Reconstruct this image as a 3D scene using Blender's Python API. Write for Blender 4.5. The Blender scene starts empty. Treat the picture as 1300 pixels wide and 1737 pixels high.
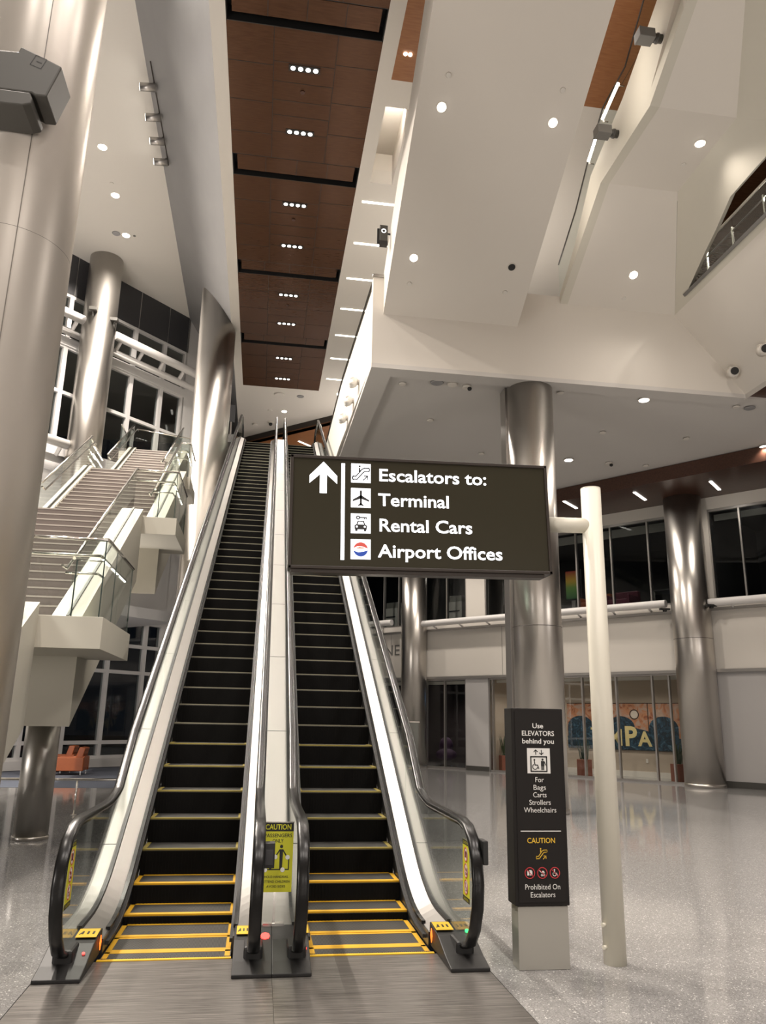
import bpy, math, random
from mathutils import Vector, Matrix
random.seed(7)
sc = bpy.context.scene
col = sc.collection
R = math.radians

# ------------------------------------------------------------------ camera
CAM_H = 1.70
cam = bpy.data.cameras.new('camera'); camo = bpy.data.objects.new('camera', cam); col.objects.link(camo)
cam.sensor_fit = 'VERTICAL'; cam.sensor_height = 24.0
cam.lens = 24.0 * 1324.68 / 1737.0
cam.clip_start = 0.05; cam.clip_end = 300
YAW, PIT, ROL = R(8.499), R(14.8985), R(-1.0593)
fwd = Vector((math.sin(YAW)*math.cos(PIT), math.cos(YAW)*math.cos(PIT), math.sin(PIT)))
r0 = Vector((math.cos(YAW), -math.sin(YAW), 0)); d0 = fwd.cross(r0)
rt = math.cos(ROL)*r0 + math.sin(ROL)*d0; dn = -math.sin(ROL)*r0 + math.cos(ROL)*d0
M = Matrix((rt, -dn, -fwd)).transposed().to_4x4(); M.translation = Vector((0, 0, CAM_H))
camo.matrix_world = M
sc.camera = camo

# ------------------------------------------------------------------ view, world
sc.view_settings.view_transform = 'Standard'; sc.view_settings.look = 'None'
sc.view_settings.gamma = 1.0; sc.view_settings.use_curve_mapping = False
sc.view_settings.exposure = EXPOSURE = 0.24
sc.cycles.use_denoising = True
sc.cycles.max_bounces = 10; sc.cycles.diffuse_bounces = 5; sc.cycles.glossy_bounces = 4
sc.cycles.transparent_max_bounces = 24; sc.cycles.transmission_bounces = 4
sc.cycles.sample_clamp_indirect = 4.0
sc.cycles.caustics_reflective = False; sc.cycles.caustics_refractive = False
w = bpy.data.worlds.new('night'); sc.world = w; w.use_nodes = True
w.node_tree.nodes['Background'].inputs[0].default_value = (0.010, 0.012, 0.016, 1)
w.node_tree.nodes['Background'].inputs[1].default_value = 0.4

# ------------------------------------------------------------------ lamps of the hall and added fill lights
WARM = (1.0, 0.90, 0.80); NEUT = (1.0, 0.92, 0.855)
def spot(x, y, z, power, angle=130, color=WARM, direction=(0, 0, -1), radius=0.08, blend=0.7):
    l = bpy.data.lights.new('lamp_or_fill_light', 'SPOT'); l.energy = power; l.color = color
    l.spot_size = R(angle); l.spot_blend = blend; l.shadow_soft_size = radius
    o = bpy.data.objects.new('lamp_or_fill_light', l); col.objects.link(o); o.location = (x, y, z)
    o.rotation_euler = Vector(direction).to_track_quat('-Z', 'Y').to_euler(); o['kind'] = 'helper'
    return o
def area(x, y, z, sx, sy, power, direction=(0, 0, -1), color=WARM):
    l = bpy.data.lights.new('lamp_or_fill_light', 'AREA'); l.energy = power; l.color = color
    l.shape = 'RECTANGLE'; l.size = sx; l.size_y = sy
    o = bpy.data.objects.new('lamp_or_fill_light', l); col.objects.link(o); o.location = (x, y, z)
    o.rotation_euler = Vector(direction).to_track_quat('-Z', 'Y').to_euler(); o['kind'] = 'helper'
    return o
FIX_Y = [13.72, 15.6, 18.3, 20.22, 22.98, 24.91, 27.65, 29.54]
STRIP_P, LEFT_P, FRONT_FILL_P, SOFF_P, SLOPE_P = 170, 2100, 1200, 360, 280
for fy in FIX_Y: spot(0.19, fy, 14.9, STRIP_P, 110)
for fy in (4.0, 8.5): spot(0.19, fy, 14.9, STRIP_P*1.4, 130)
LEFT_D = [(-5.40, 20.21), (-5.41, 22.40), (-5.42, 24.55)]
for (x, y) in LEFT_D + [(-5.4, 18.0), (-5.4, 15.5), (-5.4, 12.0), (-5.4, 8.0), (-5.4, 3.5), (-9, 20), (-9, 14)]:
    spot(x, y, 17.5, LEFT_P, 140)
for (x, y) in ((-4, -4), (1, -4), (6, -4), (11, -3), (4.0, 2.0), (9.5, 3.0)):
    spot(x, y, 14.8, FRONT_FILL_P, 150, NEUT, radius=0.25)  # unseen foreground fill, added to brighten floor and fascia

# added uplights, unseen, that brighten ceilings and undersides around the hall
UP = 0.06
for (x, y, z, p_, d) in ((7.0, -9.0, 2.6, 2500, (0.0, 0.85, 0.55)), (1.0, -9.0, 2.6, 1700, (0.05, 0.8, 0.6)), (-9.0, -2.0, 2.6, 7500, (0.25, 0.75, 0.65)),
                         (14.0, 4.0, 2.6, 2600, (-0.45, 0.55, 0.7)), (-12.0, 8.0, 2.6, 8300, (0.35, 0.72, 0.75)), (-6.0, 17.5, 0.9, 5600, (-0.35, 0.1, 1.0))):
    area(x, y, z, 2.2, 2.2, p_*UP, d, NEUT)

# ------------------------------------------------------------------ materials
MATS = {}
def nt(name):
    m = bpy.data.materials.new(name); m.use_nodes = True; t = m.node_tree
    MATS[name] = m
    return m, t, t.nodes['Principled BSDF']
def simple(name, c, rough=0.5, metal=0.0, spec=0.5, noise=0.0, scale=(1, 1, 1), nscale=8.0, bump=0.0, coat=0.0, rvar=0.0):
    m, t, b = nt(name)
    b.inputs['Base Color'].default_value = (*c, 1); b.inputs['Roughness'].default_value = rough
    b.inputs['Metallic'].default_value = metal; b.inputs['Specular IOR Level'].default_value = spec
    b.inputs['Coat Weight'].default_value = coat
    tc = t.nodes.new('ShaderNodeTexCoord'); mp = t.nodes.new('ShaderNodeMapping'); mp.inputs['Scale'].default_value = scale
    n = t.nodes.new('ShaderNodeTexNoise'); n.inputs['Scale'].default_value = nscale; n.inputs['Detail'].default_value = 5
    t.links.new(tc.outputs['Object'], mp.inputs['Vector']); t.links.new(mp.outputs['Vector'], n.inputs['Vector'])
    if noise:
        mx = t.nodes.new('ShaderNodeMix'); mx.data_type = 'RGBA'
        mx.inputs[6].default_value = (*[max(0, v*(1-noise)) for v in c], 1); mx.inputs[7].default_value = (*[min(1, v*(1+noise)) for v in c], 1)
        t.links.new(n.outputs['Fac'], mx.inputs[0]); t.links.new(mx.outputs[2], b.inputs['Base Color'])
    if rvar:
        mr = t.nodes.new('ShaderNodeMapRange'); mr.inputs['To Min'].default_value = max(0.02, rough-rvar); mr.inputs['To Max'].default_value = rough+rvar
        t.links.new(n.outputs['Fac'], mr.inputs['Value']); t.links.new(mr.outputs['Result'], b.inputs['Roughness'])
    if bump:
        bp = t.nodes.new('ShaderNodeBump'); bp.inputs['Strength'].default_value = bump; bp.inputs['Distance'].default_value = 0.01
        t.links.new(n.outputs['Fac'], bp.inputs['Height']); t.links.new(bp.outputs['Normal'], b.inputs['Normal'])
    return m
def glow(name, c, s):
    m, t, b = nt(name)
    b.inputs['Base Color'].default_value = (*c, 1); b.inputs['Emission Color'].default_value = (*c, 1); b.inputs['Emission Strength'].default_value = s
    return m
def glass(name, tint=(0.93, 0.97, 0.95), rough=0.0, base=0.03, boost=0.0):
    m, t, b = nt(name); t.nodes.remove(b)
    out = t.nodes['Material Output']
    tr = t.nodes.new('ShaderNodeBsdfTransparent'); tr.inputs[0].default_value = (*tint, 1)
    gl = t.nodes.new('ShaderNodeBsdfGlossy'); gl.inputs['Roughness'].default_value = rough
    lw = t.nodes.new('ShaderNodeLayerWeight'); lw.inputs[0].default_value = 0.5
    pw = t.nodes.new('ShaderNodeMath'); pw.operation = 'POWER'; pw.inputs[1].default_value = 5.0
    mr = t.nodes.new('ShaderNodeMapRange'); mr.inputs['To Min'].default_value = base+boost; mr.inputs['To Max'].default_value = 0.75
    mx = t.nodes.new('ShaderNodeMixShader')
    t.links.new(lw.outputs['Facing'], pw.inputs[0]); t.links.new(pw.outputs[0], mr.inputs['Value']); t.links.new(mr.outputs['Result'], mx.inputs[0])
    t.links.new(tr.outputs[0], mx.inputs[1]); t.links.new(gl.outputs[0], mx.inputs[2]); t.links.new(mx.outputs[0], out.inputs[0])
    return m
WHITE = simple('painted plaster', (0.70, 0.66, 0.60), 0.55, noise=0.012, nscale=2)
CEILW = simple('ceiling paint', (0.68, 0.65, 0.60), 0.75, noise=0.01)
GREYW = simple('satin grey panel', (0.27, 0.268, 0.27), 0.5, noise=0.10, scale=(0.6, 0.25, 0.6), nscale=3)
SOFFM = simple('soffit paint', (0.60, 0.575, 0.545), 0.7)
STAIRW = simple('cream stair cladding', (0.60, 0.573, 0.495), 0.5, noise=0.01)
STEEL = simple('brushed column steel', (0.58, 0.55, 0.51), 0.31, 1.0, noise=0.03, scale=(1, 1, 0.3), nscale=3, rvar=0.02)
PAINTC = simple('pearl column cladding', (0.62, 0.575, 0.52), 0.36, 0.6, noise=0.02)
SEAM = simple('column seam', (0.16, 0.145, 0.125), 0.5)
STEELD = simple('dull dark steel', (0.40, 0.385, 0.36), 0.36, 1.0, noise=0.03, nscale=3)
STAIN = simple('brushed stainless', (0.35, 0.338, 0.322), 0.44, 1.0, noise=0.05, scale=(14, 1.2, 1.2), nscale=9, rvar=0.06)
CHROME = simple('polished rail steel', (0.74, 0.72, 0.68), 0.16, 1.0)
PLATE = None
BLACKP = simple('black newel plate', (0.020, 0.0195, 0.0195), 0.45, 0.0, 0.35, noise=0.15, nscale=30)
RUBBER = simple('black handrail rubber', (0.008, 0.008, 0.008), 0.27, 0, 0.4)
GREYP = simple('grey wall panel', (0.46, 0.445, 0.435), 0.5)
BRUSH = simple('dark brush strip', (0.03, 0.03, 0.03), 0.5, noise=0.5, nscale=60)
RISER = simple('black step riser', (0.006, 0.0055, 0.005), 0.8, 0, 0.12)
YEL = simple('safety yellow', (0.80, 0.48, 0.02), 0.5)
YELS = simple('sign yellow', (0.62, 0.60, 0.03), 0.5)
BLK = simple('matt black', (0.012, 0.012, 0.012), 0.5)
DARKT = simple('dark bronze trim', (0.03, 0.022, 0.017), 0.4)
SIGNF = simple('sign face', (0.038, 0.034, 0.022), 0.22, 0, 0.3)
SIGNB = simple('sign board', (0.017, 0.015, 0.014), 0.55, 0, 0.2)
SIGNW = glow('lit sign white', (0.93, 0.96, 1.0), 1.3)
PRINTW = simple('printed white', (0.78, 0.77, 0.74), 0.5)
PRINTY = simple('printed amber', (0.80, 0.50, 0.04), 0.5)
PRINTR = simple('printed red', (0.60, 0.04, 0.05), 0.5)
REDL = glow('lit red', (1.0, 0.06, 0.05), 2.0)
ORGL = glow('lit orange', (1.0, 0.18, 0.02), 1.6)
GRNL = glow('lit green', (0.05, 0.9, 0.25), 2.0)
LAMP = glow('lamp glass', (1.0, 0.94, 0.85), 9)
LAMPS = glow('small lamp glass', (1.0, 0.95, 0.86), 12)
LINEL = glow('linear lamp', (1.0, 0.95, 0.86), 5)
LEDL = glow('rail lamp', (1.0, 0.94, 0.82), 7)
POLEW = simple('ivory pole paint', (0.70, 0.67, 0.57), 0.4)
TUBEW = simple('white tube paint', (0.74, 0.72, 0.70), 0.4)
FRAMEW = simple('white window frame', (0.62, 0.61, 0.60), 0.45)
FRAMEM = simple('aluminium frame', (0.45, 0.43, 0.41), 0.35, 0.9)
CHAR = simple('charcoal panel', (0.040, 0.040, 0.044), 0.55, noise=0.05)
PIL = simple('pillar aluminium', (0.40, 0.385, 0.345), 0.45, 0.5)
GLASS = glass('clear balustrade glass', (0.945, 0.972, 0.957))
WGLASS = glass('window glass', (0.70, 0.72, 0.72), base=0.025)
SGLASS = glass('shopfront glass', (0.94, 0.95, 0.94))
CARPET = simple('blue carpet', (0.10, 0.115, 0.15), 0.95, noise=0.35, scale=(1, 4, 1), nscale=5)
ORANGE = simple('orange leather', (0.40, 0.10, 0.025), 0.42, noise=0.08, nscale=14)
TERRA = simple('rust planter', (0.22, 0.07, 0.04), 0.6)
LEAF = simple('dark leaf', (0.03, 0.055, 0.025), 0.5, noise=0.4, nscale=20)
BEIGE = simple('beige plaster', (0.47, 0.39, 0.31), 0.7)
PLUM = simple('dark plum wall', (0.055, 0.042, 0.045), 0.7)
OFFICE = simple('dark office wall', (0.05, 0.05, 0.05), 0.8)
GREYB = simple('grey fixture', (0.16, 0.155, 0.145), 0.45)
GREYD = simple('bracket grey', (0.065, 0.062, 0.055), 0.45)
BONE = simple('pale column wrap', (0.66, 0.58, 0.50), 0.4)
TREAD = simple('stair tread stone', (0.19, 0.158, 0.142), 0.5, noise=0.12, scale=(0.5, 6, 6), nscale=6)
STEPG = simple('grey step metal', (0.11, 0.11, 0.11), 0.4, 0.8)

def terrazzo():
    m, t, b = nt('polished terrazzo')
    tc = t.nodes.new('ShaderNodeTexCoord'); v = t.nodes.new('ShaderNodeTexVoronoi'); v.inputs['Scale'].default_value = 150
    v2 = t.nodes.new('ShaderNodeTexVoronoi'); v2.inputs['Scale'].default_value = 120
    n = t.nodes.new('ShaderNodeTexNoise'); n.inputs['Scale'].default_value = 1.2
    for q in (v, v2, n): t.links.new(tc.outputs['Object'], q.inputs['Vector'])
    r = t.nodes.new('ShaderNodeValToRGB'); e = r.color_ramp.elements
    e[0].position = 0.0; e[0].color = (0.19, 0.187, 0.183, 1); e[1].position = 1.0; e[1].color = (0.46, 0.45, 0.44, 1)
    a = e.new(0.25); a.color = (0.27, 0.265, 0.26, 1); a = e.new(0.9); a.color = (0.34, 0.335, 0.33, 1)
    sx = t.nodes.new('ShaderNodeSeparateColor'); t.links.new(v.outputs['Color'], sx.inputs[0]); t.links.new(sx.outputs[0], r.inputs[0])
    r2 = t.nodes.new('ShaderNodeValToRGB'); e = r2.color_ramp.elements
    e[0].position = 0.965; e[0].color = (0, 0, 0, 1); e[1].position = 0.975; e[1].color = (1, 1, 1, 1)
    sx2 = t.nodes.new('ShaderNodeSeparateColor'); t.links.new(v2.outputs['Color'], sx2.inputs[0]); t.links.new(sx2.outputs[1], r2.inputs[0])
    mx = t.nodes.new('ShaderNodeMix'); mx.data_type = 'RGBA'; mx.inputs[7].default_value = (0.72, 0.71, 0.68, 1)
    t.links.new(r2.outputs[0], mx.inputs[0]); t.links.new(r.outputs[0], mx.inputs[6])
    t.links.new(mx.outputs[2], b.inputs['Base Color'])
    mr = t.nodes.new('ShaderNodeMapRange'); mr.inputs['To Min'].default_value = 0.05; mr.inputs['To Max'].default_value = 0.10
    t.links.new(n.outputs['Fac'], mr.inputs['Value']); t.links.new(mr.outputs['Result'], b.inputs['Roughness'])
    b.inputs['Specular IOR Level'].default_value = 0.55
    return m
FLOOR = terrazzo()
def woodmat(name, c1, c2, rough, axis=(1.2, 9, 9), metal=0.0):
    m, t, b = nt(name)
    tc = t.nodes.new('ShaderNodeTexCoord'); mp = t.nodes.new('ShaderNodeMapping'); mp.inputs['Scale'].default_value = axis
    n = t.nodes.new('ShaderNodeTexNoise'); n.inputs['Scale'].default_value = 3; n.inputs['Detail'].default_value = 8
    t.links.new(tc.outputs['Object'], mp.inputs['Vector']); t.links.new(mp.outputs['Vector'], n.inputs['Vector'])
    r = t.nodes.new('ShaderNodeValToRGB'); r.color_ramp.elements[0].position = 0.3; r.color_ramp.elements[1].position = 0.72
    r.color_ramp.elements[0].color = (*c1, 1); r.color_ramp.elements[1].color = (*c2, 1)
    t.links.new(n.outputs['Fac'], r.inputs[0]); t.links.new(r.outputs[0], b.inputs['Base Color'])
    b.inputs['Roughness'].default_value = rough; b.inputs['Metallic'].default_value = metal
    return m
WOOD = woodmat('walnut ceiling veneer', (0.085, 0.036, 0.016), (0.125, 0.057, 0.028), 0.26, metal=0.45)
WOODO = woodmat('orange veneer', (0.27, 0.105, 0.035), (0.35, 0.15, 0.055), 0.45)
WOODD = woodmat('dark veneer', (0.050, 0.022, 0.014), (0.085, 0.038, 0.024), 0.3)
def platemat():
    m, t, b = nt('grooved landing plate')
    tc = t.nodes.new('ShaderNodeTexCoord'); mp = t.nodes.new('ShaderNodeMapping'); mp.inputs['Scale'].default_value = (0.9, 26, 1)
    n = t.nodes.new('ShaderNodeTexNoise'); n.inputs['Scale'].default_value = 2.2; n.inputs['Detail'].default_value = 7; n.inputs['Roughness'].default_value = 0.65
    t.links.new(tc.outputs['Object'], mp.inputs['Vector']); t.links.new(mp.outputs['Vector'], n.inputs['Vector'])
    r = t.nodes.new('ShaderNodeValToRGB'); r.color_ramp.elements[0].position = 0.3; r.color_ramp.elements[1].position = 0.75
    r.color_ramp.elements[0].color = (0.07, 0.066, 0.062, 1); r.color_ramp.elements[1].color = (0.36, 0.335, 0.31, 1)
    t.links.new(n.outputs['Fac'], r.inputs[0]); t.links.new(r.outputs[0], b.inputs['Base Color'])
    b.inputs['Metallic'].default_value = 0.55; b.inputs['Roughness'].default_value = 0.36
    wv = t.nodes.new('ShaderNodeTexWave'); wv.bands_direction = 'Y'; wv.inputs['Scale'].default_value = 28
    t.links.new(tc.outputs['Object'], wv.inputs['Vector'])
    bp = t.nodes.new('ShaderNodeBump'); bp.inputs['Strength'].default_value = 0.12; bp.inputs['Distance'].default_value = 0.003
    t.links.new(wv.outputs['Fac'], bp.inputs['Height']); t.links.new(bp.outputs['Normal'], b.inputs['Normal'])
    return m
PLATE = platemat()
def ribmat(name, c1, c2, scale):
    m, t, b = nt(name)
    tc = t.nodes.new('ShaderNodeTexCoord'); wv = t.nodes.new('ShaderNodeTexWave'); wv.bands_direction = 'X'; wv.inputs['Scale'].default_value = scale
    t.links.new(tc.outputs['Object'], wv.inputs['Vector'])
    r = t.nodes.new('ShaderNodeValToRGB'); r.color_ramp.elements[0].color = (*c1, 1); r.color_ramp.elements[1].color = (*c2, 1)
    r.color_ramp.elements[0].position = 0.35; r.color_ramp.elements[1].position = 0.65
    t.links.new(wv.outputs['Fac'], r.inputs[0]); t.links.new(r.outputs[0], b.inputs['Base Color'])
    b.inputs['Roughness'].default_value = 0.45; b.inputs['Metallic'].default_value = 0.3
    return m
TREADM = ribmat('ribbed step tread', (0.012, 0.012, 0.012), (0.13, 0.125, 0.115), 33)

# ------------------------------------------------------------------ mesh helpers
class MB:
    def __init__(self): self.v = []; self.f = []; self.m = []; self.s = []
    def poly(self, pts, m=0, smooth=False):
        i = len(self.v); self.v += [Vector(p) for p in pts]; self.f.append(list(range(i, i+len(pts)))); self.m.append(m); self.s.append(smooth); return self
    def prism(self, pts, vec, m=0, m_side=None):
        pts = [Vector(p) for p in pts]; vec = Vector(vec); n = len(pts); i = len(self.v)
        nor = Vector((0, 0, 0))
        for k in range(n): nor += (pts[k]-pts[0]).cross(pts[(k+1) % n]-pts[0])
        if nor.dot(vec) > 0: pts.reverse()
        ms = m if m_side is None else m_side
        self.v += pts + [p+vec for p in pts]
        self.f.append([i+k for k in range(n)]); self.m.append(m); self.s.append(False)
        self.f.append([i+n+k for k in reversed(range(n))]); self.m.append(m); self.s.append(False)
        for k in range(n):
            k2 = (k+1) % n
            self.f.append([i+k2, i+k, i+n+k, i+n+k2]); self.m.append(ms); self.s.append(False)
        return self
    def box(self, x0, x1, y0, y1, z0, z1, m=0):
        return self.prism([(x0, y0, z0), (x1, y0, z0), (x1, y1, z0), (x0, y1, z0)], (0, 0, z1-z0), m)
    def ring_sweep(self, path, prof, frames, m=0, caps=True, smooth=True):
        n = len(prof); i = len(self.v)
        for p, (a, b) in zip(path, frames):
            self.v += [Vector(p) + a*q[0] + b*q[1] for q in prof]
        for j in range(len(path)-1):
            for k in range(n):
                k2 = (k+1) % n
                self.f.append([i+j*n+k, i+j*n+k2, i+(j+1)*n+k2, i+(j+1)*n+k]); self.m.append(m); self.s.append(smooth)
        if caps:
            self.f.append([i+k for k in reversed(range(n))]); self.m.append(m); self.s.append(False)
            j = len(path)-1
            self.f.append([i+j*n+k for k in range(n)]); self.m.append(m); self.s.append(False)
        return self
    def tube(self, path, r, n=12, m=0, rx=None, caps=True):
        path = [Vector(p) for p in path]; fr = []
        a = None
        for j, p in enumerate(path):
            t = (path[min(j+1, len(path)-1)] - path[max(j-1, 0)]).normalized()
            if a is None:
                a = Vector((1, 0, 0)) if abs(t.x) < 0.9 else Vector((0, 0, 1))
            a = (a - t*a.dot(t)).normalized(); fr.append((a, t.cross(a)))
        prof = [((rx or r)*math.cos(2*math.pi*k/n), r*math.sin(2*math.pi*k/n)) for k in range(n)]
        return self.ring_sweep(path, prof, fr, m, caps)
    def cyl(self, p0, p1, r0, r1=None, n=24, m=0):
        p0 = Vector(p0); p1 = Vector(p1); r1 = r0 if r1 is None else r1
        t = (p1-p0).normalized(); a = Vector((1, 0, 0)) if abs(t.x) < 0.9 else Vector((0, 1, 0))
        a = (a-t*a.dot(t)).normalized(); b = t.cross(a); i = len(self.v)
        for p, r in ((p0, r0), (p1, r1)):
            self.v += [p + a*r*math.cos(2*math.pi*k/n) + b*r*math.sin(2*math.pi*k/n) for k in range(n)]
        for k in range(n):
            k2 = (k+1) % n
            self.f.append([i+k, i+k2, i+n+k2, i+n+k]); self.m.append(m); self.s.append(True)
        self.f.append([i+k for k in reversed(range(n))]); self.m.append(m); self.s.append(False)
        self.f.append([i+n+k for k in range(n)]); self.m.append(m); self.s.append(False)
        return self
    def ball(self, c, r, m=0, sx=1, sy=1, sz=1, nu=16, nv=10):
        c = Vector(c); i = len(self.v)
        for j in range(nv+1):
            th = math.pi*j/nv
            for k in range(nu):
                ph = 2*math.pi*k/nu
                self.v.append(c + Vector((r*sx*math.sin(th)*math.cos(ph), r*sy*math.sin(th)*math.sin(ph), r*sz*math.cos(th))))
        for j in range(nv):
            for k in range(nu):
                k2 = (k+1) % nu
                self.f.append([i+j*nu+k, i+(j+1)*nu+k, i+(j+1)*nu+k2, i+j*nu+k2]); self.m.append(m); self.s.append(True)
        return self
    def build(self, name, mats, parent=None, bevel=0.0):
        off = Vector(parent['_loc']) if parent is not None else Vector((0, 0, 0))
        me = bpy.data.meshes.new(name); me.from_pydata([tuple(p-off) for p in self.v], [], self.f)
        if not isinstance(mats, (list, tuple)): mats = [mats]
        for mm in mats: me.materials.append(mm)
        me.polygons.foreach_set('material_index', self.m); me.polygons.foreach_set('use_smooth', self.s)
        me.validate(); me.update()
        o = bpy.data.objects.new(name, me); col.objects.link(o)
        if parent is not None: o.parent = parent; o['_loc'] = tuple(off)
        if bevel:
            md = o.modifiers.new('soft_edges', 'BEVEL'); md.width = bevel; md.segments = 2; md.limit_method = 'ANGLE'; md.angle_limit = R(40)
        return o
def tag(o, label, cat, group=None, kind=None):
    if label: o['label'] = label
    if cat: o['category'] = cat
    if group: o['group'] = group
    if kind: o['kind'] = kind
    return o
def thing(name, loc, label, cat, group=None):
    o = bpy.data.objects.new(name, None); col.objects.link(o); o.location = loc; o.empty_display_size = 0.2
    o['_loc'] = tuple(loc)
    return tag(o, label, cat, group)
def frame_thing(name, loc):
    o = bpy.data.objects.new(name, None); col.objects.link(o); o.location = loc; o['_loc'] = tuple(loc); o['kind'] = 'structure'
    return o
def struct(name, mb, mats, label=None):
    o = mb.build(name, mats); o['kind'] = 'structure'
    if label: o['label'] = label
    return o
def copy_thing(src, loc, label, group=None):
    r = src.copy(); col.objects.link(r); r.location = loc; r['_loc'] = tuple(loc); r['label'] = label
    if group: r['group'] = group
    for ch in list(src.children):
        c = ch.copy(); col.objects.link(c); c.parent = r
        for g in list(ch.children):
            d = g.copy(); col.objects.link(d); d.parent = c
    return r

class Face:
    """a flat panel frame: origin, right, up; shapes are thin raised prints"""
    def __init__(self, o, r, u, lift=0.0012, th=0.001):
        self.o = Vector(o); self.r = Vector(r).normalized(); self.u = Vector(u).normalized(); self.n = self.r.cross(self.u); self.lift = lift; self.th = th
    def p(self, x, y): return self.o + self.r*x + self.u*y + self.n*self.lift
    def poly(self, mb, pts, m=0, up=0):
        mb.prism([self.p(*q) + self.n*up for q in pts], self.n*self.th, m)
    def rect(self, mb, x0, y0, x1, y1, m=0, up=0): self.poly(mb, [(x0, y0), (x1, y0), (x1, y1), (x0, y1)], m, up)
    def disc(self, mb, x, y, r, m=0, n=24, up=0, sy=1.0): self.poly(mb, [(x+r*math.cos(2*math.pi*k/n), y+r*sy*math.sin(2*math.pi*k/n)) for k in range(n)], m, up)
    def ring(self, mb, x, y, r, w, m=0, n=28, up=0, a0=0, a1=360):
        for k in range(n):
            a, b = R(a0+(a1-a0)*k/n), R(a0+(a1-a0)*(k+1)/n)
            self.poly(mb, [(x+r*math.cos(a), y+r*math.sin(a)), (x+r*math.cos(b), y+r*math.sin(b)), (x+(r-w)*math.cos(b), y+(r-w)*math.sin(b)), (x+(r-w)*math.cos(a), y+(r-w)*math.sin(a))], m, up)
    def line(self, mb, pts, w, m=0, up=0):
        for (a, b) in zip(pts[:-1], pts[1:]):
            a = Vector(a); b = Vector(b); d = (b-a)
            if d.length < 1e-6: continue
            d.normalize(); q = Vector((-d.y, d.x))*w/2; e = d*w*0.3
            self.poly(mb, [a-e+q, a-e-q, b+e-q, b+e+q], m, up)
    def text(self, s, x, y, size, mat, parent, name='lettering', align='LEFT', width=None, bold=0.0, up=0.0005, sx=1.0):
        cu = bpy.data.curves.new(name, 'FONT'); cu.body = s; cu.size = 1.0; cu.align_x = align; cu.extrude = 0.0; cu.offset = bold; cu.resolution_u = 3
        to = bpy.data.objects.new('txt', cu); col.objects.link(to)
        bpy.context.view_layer.update()
        me = bpy.data.meshes.new_from_object(to.evaluated_get(bpy.context.evaluated_depsgraph_get()))
        bpy.data.objects.remove(to); bpy.data.curves.remove(cu)
        xs = [v.co.x for v in me.vertices]; w0 = max(xs)-min(xs); k = size/0.70
        kx = (width/w0) if width else k*sx
        off = Vector(parent['_loc'])
        for v in me.vertices:
            c = v.co; v.co = self.p(x + c.x*kx, y + c.y*k) + self.n*(up+self.th) - off
        me.name = name; me.materials.clear(); me.materials.append(mat)
        for p in me.polygons: p.material_index = 0
        o = bpy.data.objects.new(name, me); col.objects.link(o); o.parent = parent; o['_loc'] = tuple(off)
        return o
FROST = glass('frosted glass', (0.80, 0.83, 0.81), 0.25, boost=0.05)
SCRB = glow('blue screen', (0.12, 0.35, 0.75), 0.8)
PURP = simple('purple fabric', (0.07, 0.03, 0.08), 0.8)
MAGE = simple('magenta fabric', (0.16, 0.02, 0.05), 0.7)
def scrmat():
    m, t, b = nt('colour screen'); tc = t.nodes.new('ShaderNodeTexCoord'); g = t.nodes.new('ShaderNodeSeparateXYZ'); t.links.new(tc.outputs['Generated'], g.inputs[0])
    r = t.nodes.new('ShaderNodeValToRGB'); e = r.color_ramp.elements; e[0].color = (0.02, 0.12, 0.03, 1); e[1].color = (0.35, 0.05, 0.04, 1); q = e.new(0.4); q.color = (0.15, 0.3, 0.05, 1); q = e.new(0.65); q.color = (0.6, 0.35, 0.05, 1)
    t.links.new(g.outputs['Z'], r.inputs[0]); t.links.new(r.outputs[0], b.inputs['Emission Color']); b.inputs['Emission Strength'].default_value = 0.35; b.inputs['Base Color'].default_value = (0.02, 0.02, 0.02, 1)
    return m
SCRC = scrmat()

# ================================================================== STRUCTURE
S30 = math.tan(R(30))
ZC, ZL, ZM = 15.0, 17.6, 9.03          # escalator ceiling, left hall ceiling, mezzanine soffit
XF = -1.72
# storefront wall on the right: point at run s, height z, off metres towards the room
WA = Vector((13.4, 21.7, 0)); WT = Vector((-0.64, 0.768, 0)).normalized(); WN = Vector((-WT.y, WT.x, 0))   # WN points to the room
if WN.dot(Vector((-1, -1, 0))) < 0: WN = -WN
def W(s, z, off=0.0):
    p = WA + WT*s + WN*off; return Vector((p.x, p.y, z))
def wbox(mb, s0, s1, z0, z1, o0, o1, m=0):
    return mb.prism([W(s0, z0, o0), W(s1, z0, o0), W(s1, z0, o1), W(s0, z0, o1)], (0, 0, z1-z0), m)
# window wall on the left
LA = Vector((-5.0, 28.7, 0)); LT = Vector((0.687, 0.727, 0)).normalized(); LN = Vector((LT.y, -LT.x, 0))     # towards the room
def L(s, z, off=0.0):
    p = LA + LT*s + LN*off; return Vector((p.x, p.y, z))
def lbox(mb, s0, s1, z0, z1, o0, o1, m=0):
    return mb.prism([L(s0, z0, o0), L(s1, z0, o0), L(s1, z0, o1), L(s0, z0, o1)], (0, 0, z1-z0), m)

# floor with an opening for the escalator pit
f = MB()
def fl(x0, x1, y0, y1): f.box(x0, x1, y0, y1, -0.3, 0.0)
fl(-26, -1.37, -16, 46); fl(1.72, 30, -16, 46); fl(-1.37, 1.72, -16, 4.45); fl(-1.37, 1.72, 10.6, 46)
struct('floor', f, FLOOR)
m = MB(); m.box(-1.37, 1.72, 4.45, 10.6, -1.2, -0.9); struct('floor', m, BLK)

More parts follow.
